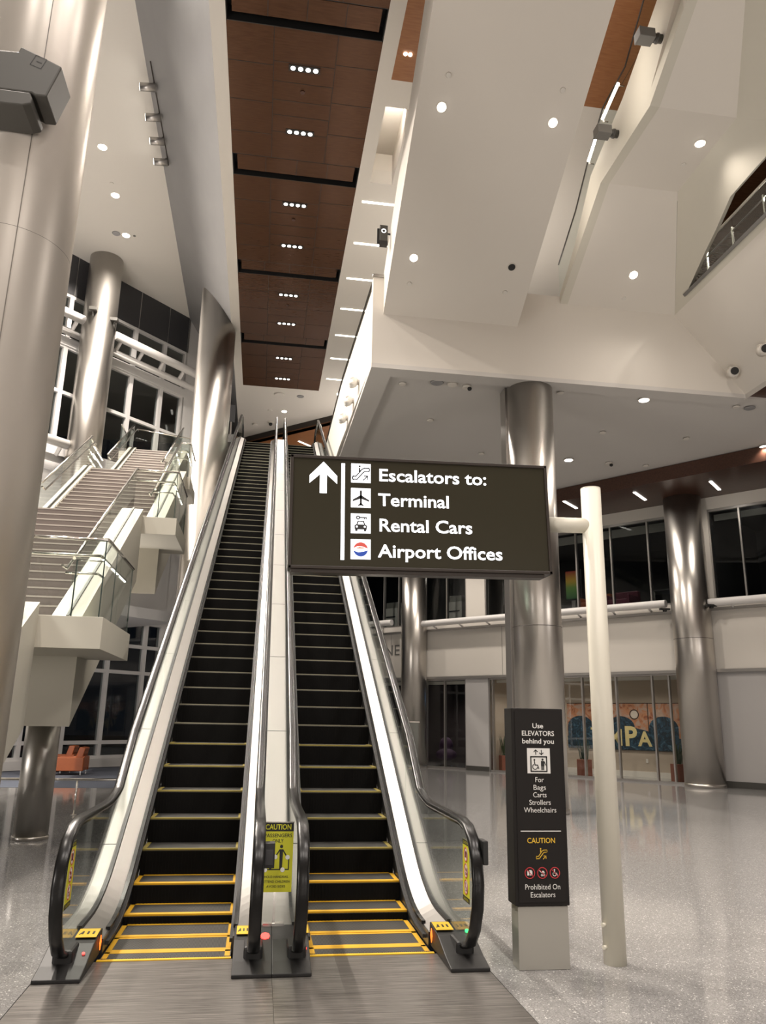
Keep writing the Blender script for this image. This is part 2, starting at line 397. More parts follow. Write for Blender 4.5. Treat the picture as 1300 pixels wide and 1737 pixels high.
# left hall ceiling, canted soffit, rim
m = MB(); m.box(-26, -3.74, -16, 46, ZL, ZL+0.3); struct('ceiling', m, CEILW)
m = MB(); m.prism([(-3.74, -16, ZL), (XF, -16, ZC), (XF, -16, ZC+0.3), (-3.74, -16, ZL+0.3)], (0, 58, 0)); struct('ceiling', m, GREYW)
m = MB(); m.box(XF, -1.41, -16, 46, ZC, ZC+0.4); m.box(-1.41, 1.73, -16, 2.0, ZC, ZC+0.4); m.box(-1.41, 1.73, 30.48, 46, ZC, ZC+0.4)
m.box(1.73, 26, 17.05, 46, ZC, ZC+0.4); m.box(1.73, 2.05, -16, 17.05, ZC, ZC+0.4)
m.box(2.62, 26, 14.45, 17.05, ZC, ZC+0.4); m.box(2.05, 26, 13.68, 14.45, ZC, ZC+0.4)
struct('ceiling', m, CEILW)
# lit ceiling pocket beside the wood strip
m = MB(); m.box(2.05, 2.62, 14.45, 17.05, ZC+0.9, ZC+1.0); m.box(2.0, 2.05, 14.45, 17.05, ZC+0.4, ZC+1.0); m.box(2.62, 2.67, 14.45, 17.05, ZC+0.4, ZC+1.0)
m.box(2.0, 2.67, 14.40, 14.45, ZC+0.4, ZC+1.0); m.box(2.0, 2.67, 17.05, 17.10, ZC+0.4, ZC+1.0)
struct('ceiling', m, WHITE)
spot(2.35, 14.9, ZC+0.55, 60, 150, WARM, (0, 0.7, 0.3))
# orange veneer ceiling over the near right side
m = MB(); m.box(2.05, 26, -16, 13.68, ZC, ZC+0.4)
for x in (4.6, 6.95, 9.3): m.box(x, x+0.012, -16, 13.68, ZC-0.004, ZC, 1)
for y in (4.0, 7.2, 10.4): m.box(2.05, 26, y, y+0.012, ZC-0.004, ZC, 1)
struct('ceiling', m, [WOODO, DARKT])

# wood strip over the escalators: five fields and four slots
m = MB()
slots = [(11.98, 12.76), (16.55, 17.34), (21.18, 21.92), (25.87, 26.62)]
edges = [2.0] + [v for s in slots for v in s] + [30.48]
x0, x1 = -1.41, 1.73
for k in range(0, len(edges), 2):
    y0, y1 = edges[k], edges[k+1]
    m.box(x0, x1, y0, y1, ZC, ZC+0.12, 0)
    ym = y0; j = 0
    cuts = [y0 + (y1-y0)*q for q in ((0.22, 0.36, 0.50, 0.62, 0.76) if y1-y0 < 6 else (0.55, 0.62, 0.7, 0.77, 0.84, 0.9))]
    for c in cuts:
        m.box(-0.46, 0.83, c, c+0.014, ZC-0.003, ZC, 1)
    for c in cuts[::2]:
        m.box(x0, -0.46, c+0.12, c+0.134, ZC-0.003, ZC, 1); m.box(0.83, x1, c-0.1, c-0.086, ZC-0.003, ZC, 1)
    m.box(-0.467, -0.455, y0, y1, ZC-0.003, ZC, 1); m.box(0.825, 0.837, y0, y1, ZC-0.003, ZC, 1)
for (a, b) in slots:
    m.box(x0, x1, a, b, ZC+0.36, ZC+0.40, 1)
    m.box(x0, x0+0.02, a, b, ZC, ZC+0.4, 1); m.box(x1-0.02, x1, a, b, ZC, ZC+0.4, 1)
    m.box(x0, x1, a, a+0.02, ZC, ZC+0.4, 1); m.box(x0, x1, b-0.02, b, ZC, ZC+0.4, 1)
    m.box(x0+0.12, x1-0.12, a+0.05, b-0.20, ZC+0.02, ZC+0.06, 0)
    for q in (-0.6, 0.165, 0.93): m.box(q, q+0.012, a+0.05, b-0.20, ZC+0.017, ZC+0.02, 1)
struct('ceiling', m, [WOOD, BLK])

# header and lower veneer ceiling at the head of the escalators
hd = Vector((0.731, -0.682, 0)); h0 = Vector((-6, 41.05, 0)); h1 = h0 + hd*21
m = MB(); m.prism([(h0.x, h0.y, 14.68), (h1.x, h1.y, 14.68), (h1.x+0.2, h1.y+0.22, 14.68), (h0.x+0.2, h0.y+0.22, 14.68)], (0, 0, ZC-14.68))
struct('trim_1', m, DARKT)
m = MB(); m.prism([(h0.x, h0.y, 14.68), (h1.x, h1.y, 14.68), (16, 50, 14.68), (-6, 50, 14.68)], (0, 0, 0.06)); struct('ceiling', m, WOODO)
m = MB(); m.box(-6, 16, 46, 46.3, 0, ZC); struct('wall_far', m, PLUM)
m = MB(); m.box(-3.7, 8.5, 28.75, 46, 11.2, 11.5); struct('floor', m, FLOOR)

# mezzanine fascia that faces the camera
YE = 15.1
m = MB()
m.prism([(1.95, YE, ZM), (10.57, YE, ZM), (9.0, YE, 10.87), (6.25, YE, 10.88), (6.25, YE, 11.05), (5.2, YE, 11.05), (5.2, YE, 10.22), (2.18, YE, 10.22), (2.18, YE, 11.1), (1.95, YE, 11.1)], (0, 0.25, 0))
struct('wall_mezzanine', m, WHITE)
m = MB()
m.prism([(2.18, YE+0.25, ZM+0.01), (15.0, YE+0.25, ZM+0.01), (13.15, 18.15, ZM+0.01), (9.2, 23.3, ZM+0.01), (1.9, 32.6, ZM+0.01)], (0, 0, 0.9))
struct('ceiling', m, SOFFM)
# soffit margin: a white frame and the set-back grey field
m = MB(); m.prism([(1.95, YE, ZM), (10.57, YE, ZM), (10.57, YE+0.42, ZM), (2.42, YE+0.42, ZM), (2.2, 28.5, ZM), (1.78, 28.5, ZM)], (0, 0, -0.10)); struct('trim_2', m, SOFFM)
# mezzanine side wall along the escalator
m = MB()
m.prism([(1.951, YE+0.26, ZM+0.001), (1.80, 20.6, ZM+0.001), (1.78, 28.5, ZM+0.001), (2.05, 28.5, ZM+0.001), (2.15, YE+0.26, ZM+0.001)], (0, 0, 1.84))
struct('wall_mezzanine_side', m, WHITE)

# sloped bulkhead (box of the next flight) rising towards the camera
def zA(y): return 10.2 + S30*(YE-y)
m = MB()
y2 = 6.9
m.prism([(2.18, YE, zA(YE)), (2.18, y2, zA(y2)), (2.18, y2, zA(y2)+1.3), (2.18, YE, zA(YE)+1.0)], (3.02, 0, 0))
struct('ceiling', m, WHITE)

# canted wall on the far right, in two runs, with the balcony opening
def zB(y):
    return 10.88 + S30*(YE-y) if y > 12.72 else (12.253 if y > 10.68 else 12.253 + S30*(10.68-y))
cn = Vector((12.253-10.87, 0, 9.0-7.88)).normalized()     # outward, away from the hall
def Cpt(y, z):                                            # point on the canted plane at height z
    return Vector((7.88 + (12.253-z)/(12.253-10.87)*(9.0-7.88), y, z))
m = MB()
def cq(*yz): m.prism([Cpt(y, z) for (y, z) in yz], cn*0.15)
cq((15.1, 10.87), (12.71, 12.253), (13.15, 11.28), (14.38, 11.0))
cq((12.71, 12.253), (11.85, 12.253), (11.85, 11.57), (12.70, 11.37), (13.15, 11.28))
cq((11.85, 12.253), (10.65, 12.253), (10.27, 11.91), (10.0, 11.58), (11.0, 11.58), (11.85, 11.57))
cq((15.1, 10.87), (14.38, 11.0), (4, 11.0), (4, 10.87))
struct('wall_canted', m, STAIRW)
m = MB(); a_, b_ = Cpt(14.45, 10.975), Cpt(4, 10.975); m.prism([a_-cn*0.03, b_-cn*0.03, b_-cn*0.03+Vector((-0.045, 0, 0.055)), a_-cn*0.03+Vector((-0.045, 0, 0.055))], cn*0.16); struct('trim_4', m, GREYB)
P0 = Vector((7.88, 10.65, 12.253)); D1 = Vector((-0.69, -1.48, 0.894)); D2 = Vector((0.276, -0.38, -0.341))
m = MB(); n2 = D1.cross(D2).normalized(); n2 = n2 if n2.z > 0 else -n2
m.prism([P0, P0+D1*3.0, P0+D1*3.0+D2*3.4, P0+D2*3.4], n2*0.15)
struct('wall_canted', m, STAIRW)
# lower canted soffit under the balcony
m = MB(); m.prism([(9.0, YE, 10.87), (10.57, YE, 9.03), (10.77, YE, 9.13), (9.2, YE, 10.97)], (0, -11.1, 0)); struct('wall_balcony_soffit', m, WHITE)
m = MB(); m.box(10.57, 10.75, 4, YE+0.3, 9.03, 9.2); struct('trim_3', m, WHITE)
m = MB(); m.box(10.75, 20, 4, YE+0.3, 9.1, 9.3); struct('ceiling', m, WOODD)
# balcony behind the opening
m = MB(); m.box(9.36, 16, 4, YE-0.5, 10.7, 10.86); struct('floor', m, FLOOR)
m = MB(); m.box(9.2, 16, 6, YE+8, 13.6, 13.8); struct('ceiling', m, WOOD)
m = MB(); m.box(14.5, 14.7, 4, YE+8, 10.86, 13.6); struct('wall_balcony', m, BEIGE)

# ------------------------------------------------------------------ right storefront wall
S0, S1 = -9.0, 19.0
m = MB(); 
wbox(m, S0, S1, 3.30, 5.35, -0.35, -0.05)                      # fascia band
for s in (1.0, 5.15, 7.6, 12.9): wbox(m, s, s+0.015, 3.32, 5.1, -0.05, -0.045, 1)
wbox(m, S0, 0.3, 0.18, 3.30, -0.35, -0.10, 2); wbox(m, 8.25, 9.25, 0.0, 3.30, -0.35, -0.06, 2)
wbox(m, 0.0, 0.85, 5.35, 8.6, -0.35, -0.08); wbox(m, 8.35, 9.2, 5.35, 8.6, -0.35, -0.08)
wbox(m, S0, S1, 8.22, 8.6, -0.35, -0.08)
wbox(m, 14.2, S1, 0, 3.3, -0.35, -0.1)
struct('wall_right', m, [WHITE, FRAMEM, GREYP])
m = MB(); wbox(m, S0, 0.3, 0.0, 0.18, -0.33, -0.08); wbox(m, 8.25, 9.25, 0, 0.16, -0.3, -0.045); struct('baseboard_right', m, GREYD)
m = MB(); wbox(m, S0, S1, 3.24, 3.33, -0.30, -0.0); wbox(m, S0, S1, 5.06, 5.14, -0.2, 0.06); struct('trim_5', m, FRAMEM)
# dark veneer soffit band in front of the upper windows
wl0, wl1 = Vector((15.4, 15.07, 0)), Vector((1.5, 33.1, 0))
m = MB(); a = W(S0, 0, -0.3); b = W(S1, 0, -0.3)
m.prism([(wl0.x, wl0.y, 8.6), (wl1.x, wl1.y, 8.6), (b.x, b.y, 8.6), (a.x, a.y, 8.6)], (0, 0, 0.42))
struct('ceiling', m, WOODD)
# shop and office spaces behind the glass
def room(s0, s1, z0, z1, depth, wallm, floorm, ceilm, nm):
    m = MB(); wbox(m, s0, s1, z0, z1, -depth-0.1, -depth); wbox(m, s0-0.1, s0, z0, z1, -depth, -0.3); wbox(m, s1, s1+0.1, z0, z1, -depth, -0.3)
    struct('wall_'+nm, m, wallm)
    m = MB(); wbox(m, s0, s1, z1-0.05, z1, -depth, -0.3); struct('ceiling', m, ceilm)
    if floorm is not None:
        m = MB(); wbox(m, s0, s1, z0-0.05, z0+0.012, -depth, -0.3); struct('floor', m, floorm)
room(0.9, 8.2, 0.0, 3.28, 2.3, BEIGE, None, CEILW, 'shop')
room(9.3, 14.1, 0.0, 3.28, 4.0, PLUM, None, OFFICE, 'lounge')
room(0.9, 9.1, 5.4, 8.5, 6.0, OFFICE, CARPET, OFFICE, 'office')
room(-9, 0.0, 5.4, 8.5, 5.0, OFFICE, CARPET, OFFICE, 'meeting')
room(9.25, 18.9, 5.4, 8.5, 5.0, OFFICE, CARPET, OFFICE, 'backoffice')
m = MB(); wbox(m, 1.0, 8.1, 0.0, 0.18, -2.3, -2.27); struct('baseboard_shop', m, WHITE)
for s in (3.0, 4.8, 6.8): spot(*W(s, 3.15, -0.9), 55, 150)
spot(*W(11.5, 3.1, -2.2), 60, 150)
spot(*W(4.0, 8.3, -3.2), 110, 150); spot(*W(12.0, 8.3, -2.5), 110, 150)

def window(nm, s0, s1, z0, z1, mull, header=None, fw=0.05, gm=SGLASS, fm=FRAMEM):
    r = frame_thing(nm, tuple(W(s0, z0)))
    m = MB()
    wbox(m, s0, s1, z1-0.08, z1, -0.24, -0.10); wbox(m, s0, s1, z0, z0+0.06, -0.24, -0.10)
    wbox(m, s0, s0+fw, z0, z1, -0.24, -0.10); wbox(m, s1-fw, s1, z0, z1, -0.24, -0.10)
    m.build('frame', fm, r)
    for s in mull:
        m = MB(); wbox(m, s-fw/2, s+fw/2, z0+0.06, z1-0.08, -0.23, -0.11); m.build('mullion', fm, r)
    m = MB(); wbox(m, s0+fw, s1-fw, z0+0.06, z1-0.08, -0.18, -0.17); m.build('pane', gm, r)
    if header:
        m = MB(); wbox(m, s0+fw, s1-fw, z1-0.08-header, z1-0.08, -0.60, -0.55); m.build('blind_box', WHITE, r)
    return r
window('window_1', 0.9, 8.25, 0.0, 3.26, (1.62, 2.16, 3.36, 4.56, 7.0, 8.1), 0.10)
window('door_1', 9.25, 14.1, 0.0, 3.26, (10.27, 11.15, 12.4), 0.12)
window('window_2', 0.9, 8.35, 5.35, 8.22, (1.97, 3.26, 4.55, 5.85, 7.1), 0.28, gm=WGLASS)
window('window_3', -8.5, 0.0, 5.35, 8.22, (-0.93, -2.2, -3.5, -4.8), 0.20, gm=WGLASS)
window('window_4', 9.2, 18.8, 5.35, 8.22, (10.15, 11.4, 12.6, 13.42, 14.7), 0.2, gm=WGLASS)

# ------------------------------------------------------------------ left window wall
PIPEZ = [(14.95, 14.43), (10.35, 10.0)]
m = MB(); lbox(m, -14, 1.95, 4.95, 10.45, -0.25, 0.0); lbox(m, 1.85, 3.3, 0.0, ZL, -0.25, -0.02); lbox(m, -14, 1.95, 0.0, 0.28, -0.25, 0.05)
struct('wall_left', m, FRAMEW)
def lwin(nm, s0, s1, z0, z1, vert, horiz, gw=0.16):
    r = frame_thing(nm, tuple(L(s0, z0)))
    m = MB()
    for s in vert: lbox(m, s-gw/2, s+gw/2, z0, z1, -0.22, -0.02)
    m.build('mullion', FRAMEW, r)
    m = MB()
    for z in horiz: lbox(m, s0, s1, z-0.06, z+0.06, -0.20, -0.025)
    m.build('transom', FRAMEW, r)
    m = MB(); lbox(m, s0, s1, z0, z1, -0.14, -0.13); m.build('pane', WGLASS, r)
    return r
vu = [-13.2, -11.8, -10.4, -9.0, -7.6, -6.2, -4.8, -3.4, -2.0, -0.6, 0.8, 1.85]
lwin('window_5', -14, 1.95, 10.45, 14.68, vu, [10.48, 12.4, 14.08])
lwin('window_6', -14, 1.95, 14.35, 16.06, vu, [14.4, 16.0])
vl = [-13.3, -11.9, -10.45, -9.0, -7.5, -6.1, -4.65, -3.2, -1.76, -0.31, 1.2]
lwin('window_7', -14, 1.95, 0.28, 4.98, vl, [0.32, 0.8, 3.15, 4.07, 4.92], 0.14)
m = MB(); lbox(m, -14, 1.95, 14.1, 14.4, -0.22, 0.02); struct('trim_6', m, FRAMEW)
m = MB(); lbox(m, -14, 1.95, 16.05, ZL, -0.2, -0.02, 0)
for s in vu: lbox(m, s+0.06-0.012, s+0.06+0.012, 16.08, ZL, -0.02, -0.012, 1)
struct('wall_left_spandrel', m, [CHAR, FRAMEM])
m = MB(); m.box(-60, 40, 20, 90, -0.6, -0.45); struct('floor', m, BLK)

# enclosing walls out of view
m = MB(); m.box(-26, 30, -16.3, -16, 0, ZL); struct('wall_back', m, WHITE)
m = MB(); m.box(26, 26.3, -16, 12, 0, ZL); struct('wall_east', m, WHITE)
m = MB(); m.box(-26.3, -26, -16, 12, 0, ZL); struct('wall_west', m, CHAR)

# ------------------------------------------------------------------ columns (building structure, still things one can point at)
def column(x, y, r, z1, label, mat=STEEL, ring=None, z0=0.0):
    o = thing('column', (x, y, z0), label, 'column')
    m = MB(); m.cyl((x, y, z0), (x, y, z1), r, n=64); m.build('shaft', mat, o)
    m = MB(); m.cyl((x, y, z0), (x, y, z0+0.10), r+0.008, n=64); m.build('base_collar', STEEL, o)
    if ring:
        m = MB()
        for z in ring: m.cyl((x, y, z), (x, y, z+0.012), r+0.002, n=64)
        m.build('joint_ring', DARKT, o)
    return o
c = column(5.62, 15.62, 0.50, ZM, 'tall brushed steel column directly behind the black elevator sign pillar', ring=(3.6,))
m = MB(); m.box(5.10, 5.60, 15.80, 16.16, 0, ZM); m.build('backing_panel', FRAMEM, c)
p = W(0.62, 0, 0.25); column(p.x, p.y, 0.56, 8.6, 'brushed steel column at right between the upper office windows', ring=(4.2,))
p = W(11.47, 0, 0.25); column(p.x, p.y, 0.50, 8.6, 'slim-looking steel column beside the right escalator handrail, far wall')
column(-6.35, 26.25, 0.57, ZL, 'tall steel column in front of the left window wall', ring=(9.0,), z0=4.96)
m = MB(); lbox(m, -5.5, -0.2, 4.62, 4.95, 0.01, 3.3); struct('trim_7', m, FRAMEW)
# column cut by the canted soffit beside the left escalator
cx, cy, cr = -2.19, 25.6, 0.63
o = thing('column', (cx, cy, 0), 'steel column with slanted top beside the left escalator', 'column')
m = MB(); n = 64; i = 0
ts = lambda x: ZL + (x+3.74)*(ZC-ZL)/(XF+3.74)
lo = [Vector((cx+cr*math.cos(2*math.pi*k/n), cy+cr*math.sin(2*math.pi*k/n), 0)) for k in range(n)]
hi = [Vector((v.x, v.y, min(ts(v.x), ZL)+0.02)) for v in lo]
m.v += lo+hi
for k in range(n):
    k2 = (k+1) % n; m.f.append([k, k2, n+k2, n+k]); m.m.append(0); m.s.append(True)
m.f.append(list(range(n, 2*n))); m.m.append(0); m.s.append(False)
m.build('shaft', STEEL, o)
# near column at the left edge with its panel joints
o = thing('column', (-2.30, 6.27, 0), 'huge pearl clad column at the left edge of the picture, nearest of all', 'column')
m = MB(); m.cyl((-2.30, 6.27, 0), (-2.30, 6.27, ZL), 0.475, n=96); m.build('shaft', PAINTC, o)
m = MB()
a = R(-68); m.box(-2.30+0.476*math.cos(a)-0.003, -2.30+0.476*math.cos(a)+0.003, 6.27+0.476*math.sin(a)-0.003, 6.27+0.476*math.sin(a)+0.006, 0, ZL)
m.cyl((-2.30, 6.27, 5.45), (-2.30, 6.27, 5.454), 0.4755, n=96); m.cyl((-2.30, 6.27, 9.2), (-2.30, 6.27, 9.204), 0.4755, n=96)
m.build('panel_joint', SEAM, o)
# slim column carrying the stair landing
o = thing('column', (-3.07, 12.35, 0), 'slim dark steel column standing under the lower stair landing', 'column')
m = MB(); m.cyl((-3.07, 12.35, 0), (-3.07, 12.35, 1.78), 0.235, n=48); m.build('shaft', STEELD, o)
m = MB(); m.cyl((-3.07, 12.35, 0), (-3.07, 12.35, 0.05), 0.245, n=48); m.build('base_collar', STEEL, o)
# ================================================================== ESCALATORS
YB, YT, ZT = 7.46, 7.46+11.5/S30, 11.5
def nos(y):
    if y < YB-0.5: return 0.0
    if y < YB+0.5: return S30/2.0*(y-YB+0.5)**2
    if y < YT-0.5: return S30*(y-YB)
    if y < YT+0.5: return ZT - S30/2.0*(YT+0.5-y)**2
    return ZT
def ys(a, b):
    out = [a]; y = a
    brk = [YB-0.5+0.125*k for k in range(9)] + [YT-0.5+0.125*k for k in range(9)]
    out += [q for q in brk if a < q < b]; out.append(b); return out
def yz_strip(mb, x0, x1, path_lo, path_hi, m=0):
    """solid between two YZ polylines of equal length, extruded from x0 to x1"""
    for k in range(len(path_lo)-1):
        a, b, c, d = path_lo[k], path_lo[k+1], path_hi[k+1], path_hi[k]
        mb.prism([(x0, *a), (x0, *b), (x0, *c), (x0, *d)], (x1-x0, 0, 0), m)
def band(mb, x0, x1, z0, z1, a, b, m=0, floor_min=None):
    Y = ys(a, b)
    lo = [(y, nos(y)+z0 if floor_min is None else max(floor_min, nos(y)+z0)) for y in Y]; hi = [(y, nos(y)+z1) for y in Y]
    yz_strip(mb, x0, x1, lo, hi, m)
def slanted(mb, xa, za, xb, zb, th, a, b, m=0):
    Y = ys(a, b)
    for y0, y1 in zip(Y[:-1], Y[1:]):
        mb.poly([(xa, y0, nos(y0)+za), (xb, y0, nos(y0)+zb), (xb, y1, nos(y1)+zb), (xa, y1, nos(y1)+za)], m)
        mb.poly([(xa, y0, nos(y0)+za-th), (xa, y1, nos(y1)+za-th), (xb, y1, nos(y1)+zb-th), (xb, y0, nos(y0)+zb-th)], m)
        mb.poly([(xa, y0, nos(y0)+za), (xa, y1, nos(y1)+za), (xa, y1, nos(y1)+za-th), (xa, y0, nos(y0)+za-th)], m)
        mb.poly([(xb, y0, nos(y0)+zb), (xb, y0, nos(y0)+zb-th), (xb, y1, nos(y1)+zb-th), (xb, y1, nos(y1)+zb)], m)
RH = 0.975
def rail_path():
    p = [(6.30, 0.10), (6.16, 0.115), (5.98, 0.175), (5.86, 0.29), (5.78, 0.44), (5.755, 0.60), (5.79, 0.75), (5.88, 0.875), (6.02, 0.95), (6.20, RH)]
    p += [(6.8, RH), (7.15, RH)]
    for k in range(9):
        y = 7.2+0.0625*k*1.2; p.append((y, max(RH, RH)+S30/2/0.6*max(0, y-7.2)**2*0.5))
    yj = p[-1][0]; zj = p[-1][1]
    yy = 8.4
    while yy < YT-0.3: p.append((yy, S30*(yy-YB)+RH+0.02)); yy += 1.6
    p += [(YT, ZT+RH-0.02), (YT+0.4, ZT+RH), (YT+1.4, ZT+RH), (YT+1.62, ZT+RH-0.07), (YT+1.74, ZT+RH-0.25), (YT+1.74, ZT+RH-0.5), (YT+1.6, ZT+RH-0.72), (YT+1.35, ZT+RH-0.82)]
    return p
RP = rail_path()
def escalator(x0, x1, gl, gr, ol, orr, label, mid_right):
    t = thing('escalator', ((x0+x1)/2, 6.42, 0), label, 'escalator', None)
    X0, X1 = x0, x1
    # truss cladding
    m = MB(); m.prism([(ol+0.03, 8.9, 0.0), (ol+0.03, YT, ZT-0.55), (ol+0.03, 30.2, ZT-0.55), (ol+0.03, 30.2, ZT-1.3), (ol+0.03, YT+0.3, ZT-1.3), (ol+0.03, 10.5, 0.0)], (orr-ol-0.06, 0, 0)); m.build('truss_cladding', STAIN, t)
    # floor plate and comb
    m = MB(); m.box(ol+0.001, orr-0.001, 4.46, 6.40, -0.06, 0.006)
    m.build('landing_plate', PLATE, t)
    m = MB(); m.box(x0, x1, 6.395, 6.43, -0.05, 0.012, 0)
    k = x0+0.008
    while k < x1-0.01:
        m.box(k, k+0.006, 6.43, 6.475, -0.03, 0.006, 1); k += 0.0155
    m.build('comb_plate', [YEL, BLK], t)
    m = MB(); m.box(x0, x1, YT+1.1, 28.8, ZT-0.1, ZT+0.002); m.build('landing_plate', PLATE, t)
    # steps
    y = 9.485-0.4*8
    while y < YT+0.8:
        z = nos(y)-0.008; zd = nos(y+0.4); zp = z - max(0.02, nos(y)-nos(y-0.4)) - 0.06
        m = MB()
        ya = max(y, 6.47); yb = y+0.405
        m.box(x0+0.006, x1-0.006, ya, yb, z-0.02, z, 0)
        m.box(x0+0.006, x1-0.006, ya, ya+0.02, zp, z-0.0205, 1)
        nr = 30
        for q in range(nr):
            xa = x0+0.02+(x1-x0-0.04)*q/nr
            m.box(xa, xa+0.012, ya-0.004, ya, zp, z-0.02, 1)
        st = m.build('step', [TREADM, RISER], t)
        m = MB()
        if y > 6.4: m.box(x0+0.012, x1-0.012, ya-0.005, ya+(0.055 if z < 0.35 else 0.03), z-0.012, z+0.0022, 0)
        m.box(x0+0.012, x0+0.05, ya+0.05, yb-0.004, z, z+0.0022, 0); m.box(x1-0.05, x1-0.012, ya+0.05, yb-0.004, z, z+0.0022, 0)
        if z < 0.35: m.box(x0+0.012, x1-0.012, yb-0.045, yb-0.002, z, z+0.0022, 0)
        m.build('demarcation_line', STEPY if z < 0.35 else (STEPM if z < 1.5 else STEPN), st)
        y += 0.4
    A, B = 6.62, YT+1.35
    for side, xs_, g, oo in ((-1, x0, gl, ol), (1, x1, gr, orr)):
        d = side
        # skirt panel with brush
        m = MB(); band(m, xs_ if d > 0 else xs_-0.012, xs_+0.012 if d > 0 else xs_, -0.22, 0.10, A, B, floor_min=-0.1); m.build('skirt_panel', SKIRT, t)
        m = MB(); band(m, xs_-d*0.025, xs_+d*0.012, 0.035, 0.062, A+0.1, B-0.2); m.build('skirt_brush', BRUSH, t)
        # inner deck, outer deck
        m = MB(); slanted(m, xs_+d*0.012, 0.10, g-d*0.02, 0.165, 0.03, A, B); m.build('inner_deck', STAIN, t)
        m = MB(); band(m, min(xs_-d*0.002, xs_+d*0.03), max(xs_-d*0.002, xs_+d*0.03), 0.10, 0.125, A+0.25, B); m.build('skirt_cap', RUBBER, t)
        m = MB(); band(m, g-0.018, g+0.018, 0.13, 0.19, A, B); m.build('glass_channel', CHANNEL, t)
        m = MB(); slanted(m, g+d*0.018, 0.165, oo, 0.165, 0.05, A, B); m.build('outer_deck', STAIN, t)
        m = MB(); xq0, xq1 = sorted((g+d*0.02, oo))
        for q in range(12):
            yq = 8.1+1.75*q; m.prism([(xq0, yq, nos(yq)+0.1655), (xq1, yq, nos(yq)+0.1655), (xq1, yq+0.008, nos(yq+0.008)+0.1655), (xq0, yq+0.008, nos(yq+0.008)+0.1655)], (0, 0, 0.0015))
        m.build('deck_joint', CHANNEL, t)
        if not ((side > 0 and mid_right) or (side < 0 and not mid_right)):
            m = MB(); band(m, min(oo, oo-d*0.015), max(oo, oo-d*0.015), -0.75, 0.165, A+0.4, B, floor_min=0.0); m.build('side_cladding', STAIN, t)
        # newel plate
        xa, xb = (min(oo, xs_+d*0.015), max(oo, xs_+d*0.015))
        m = MB(); m.prism([(xa, 5.93, 0.007), (xa, 5.93, 0.03), (xa, 6.10, 0.065), (xa, 6.35, 0.14), (xa, 6.64, 0.17), (xa, 6.66, 0.007)], (xb-xa, 0, 0)); m.build('newel_plate', BLACKP, t, bevel=0.006)
        m = MB(); m.box(g-0.066, g+0.066, 6.12, 6.36, 0.05, 0.152); m.build('handrail_inlet', BLK, t, bevel=0.02)
        # glass
        pan = [6.33] + [8.6+1.9*k for k in range(11)] + [YT+1.5]
        for k in range(len(pan)-1):
            a, b = pan[k], pan[k+1]-0.012
            m = MB()
            if k == 0:
                front = [(6.36, 0.13), (6.10, 0.16), (5.93, 0.25), (5.85, 0.36), (5.80, 0.50), (5.795, 0.62), (5.83, 0.74), (5.91, 0.85), (6.04, 0.92), (6.22, 0.945), (7.2, 0.945), (7.75, 1.04), (b, S30*(b-YB)+0.965), (b, nos(b)+0.17), (7.96, nos(7.96)+0.17), (7.46, nos(7.46)+0.17), (6.96, 0.17)]
                m.prism([(g-0.006, *q) for q in front], (0.012, 0, 0))
            else:
                Y = ys(a, b); yz_strip(m, g-0.006, g+0.006, [(q, nos(q)+0.17) for q in Y], [(q, (S30*(min(q, YT)-YB) if q < YT else ZT)+0.95) for q in Y])
            m.build('glass_panel', GLASS, t)
        # handrail
        m = MB(); prof = []
        for k in range(16):
            an = 2*math.pi*k/16; prof.append((0.043*math.copysign(abs(math.cos(an))**0.7, math.cos(an)), 0.024*math.copysign(abs(math.sin(an))**0.7, math.sin(an))))
        path = [Vector((g, *q)) for q in RP]; fr = []
        for j in range(len(path)):
            tt = (path[min(j+1, len(path)-1)]-path[max(j-1, 0)]).normalized(); fr.append((Vector((1, 0, 0)), tt.cross(Vector((1, 0, 0)))))
        m.ring_sweep(path, prof, fr); hr = m.build('handrail', RUBBER, t)
        m = MB(); path2 = [Vector((g, q[0]+(0.03 if q[0] < 6.1 else 0), q[1]-0.028)) for q in RP[5:-4]]
        fr2 = [(Vector((1, 0, 0)), (path2[min(j+1, len(path2)-1)]-path2[max(j-1, 0)]).normalized().cross(Vector((1, 0, 0)))) for j in range(len(path2))]
        m.ring_sweep(path2, [(0.022, -0.012), (0.022, 0.012), (-0.022, 0.012), (-0.022, -0.012)], fr2, smooth=False); m.build('rail_guide', CHROME, t)
        # yellow footing label on the deck end
        yl, zl = 6.60, 0.195
        fc = Face((min(xs_+d*0.03, g-d*0.03), yl-0.14, nos(yl)+0.20), (1, 0, 0), (0, 0.82, -0.10) if False else (0, 0.13, 0.02), 0.0)
    return t
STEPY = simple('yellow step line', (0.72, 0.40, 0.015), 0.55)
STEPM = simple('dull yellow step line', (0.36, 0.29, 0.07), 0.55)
STEPN = simple('worn pale step line', (0.26, 0.24, 0.17), 0.55)  # line colour goes from yellow to pale as the steps rise
SKIRT = simple('dark skirt steel', (0.16, 0.155, 0.15), 0.3, 0.9)
CHANNEL = simple('dark glass channel', (0.05, 0.05, 0.05), 0.35, 0.6)
escL = escalator(-1.04, -0.10, -1.22, 0.055, -1.36, 0.187, 'left escalator of the pair, black steps rising beside the slanted column', True)
escR = escalator(0.47, 1.41, 0.36, 1.58, 0.187, 1.71, 'right escalator of the pair, passing behind the hanging direction sign', False)

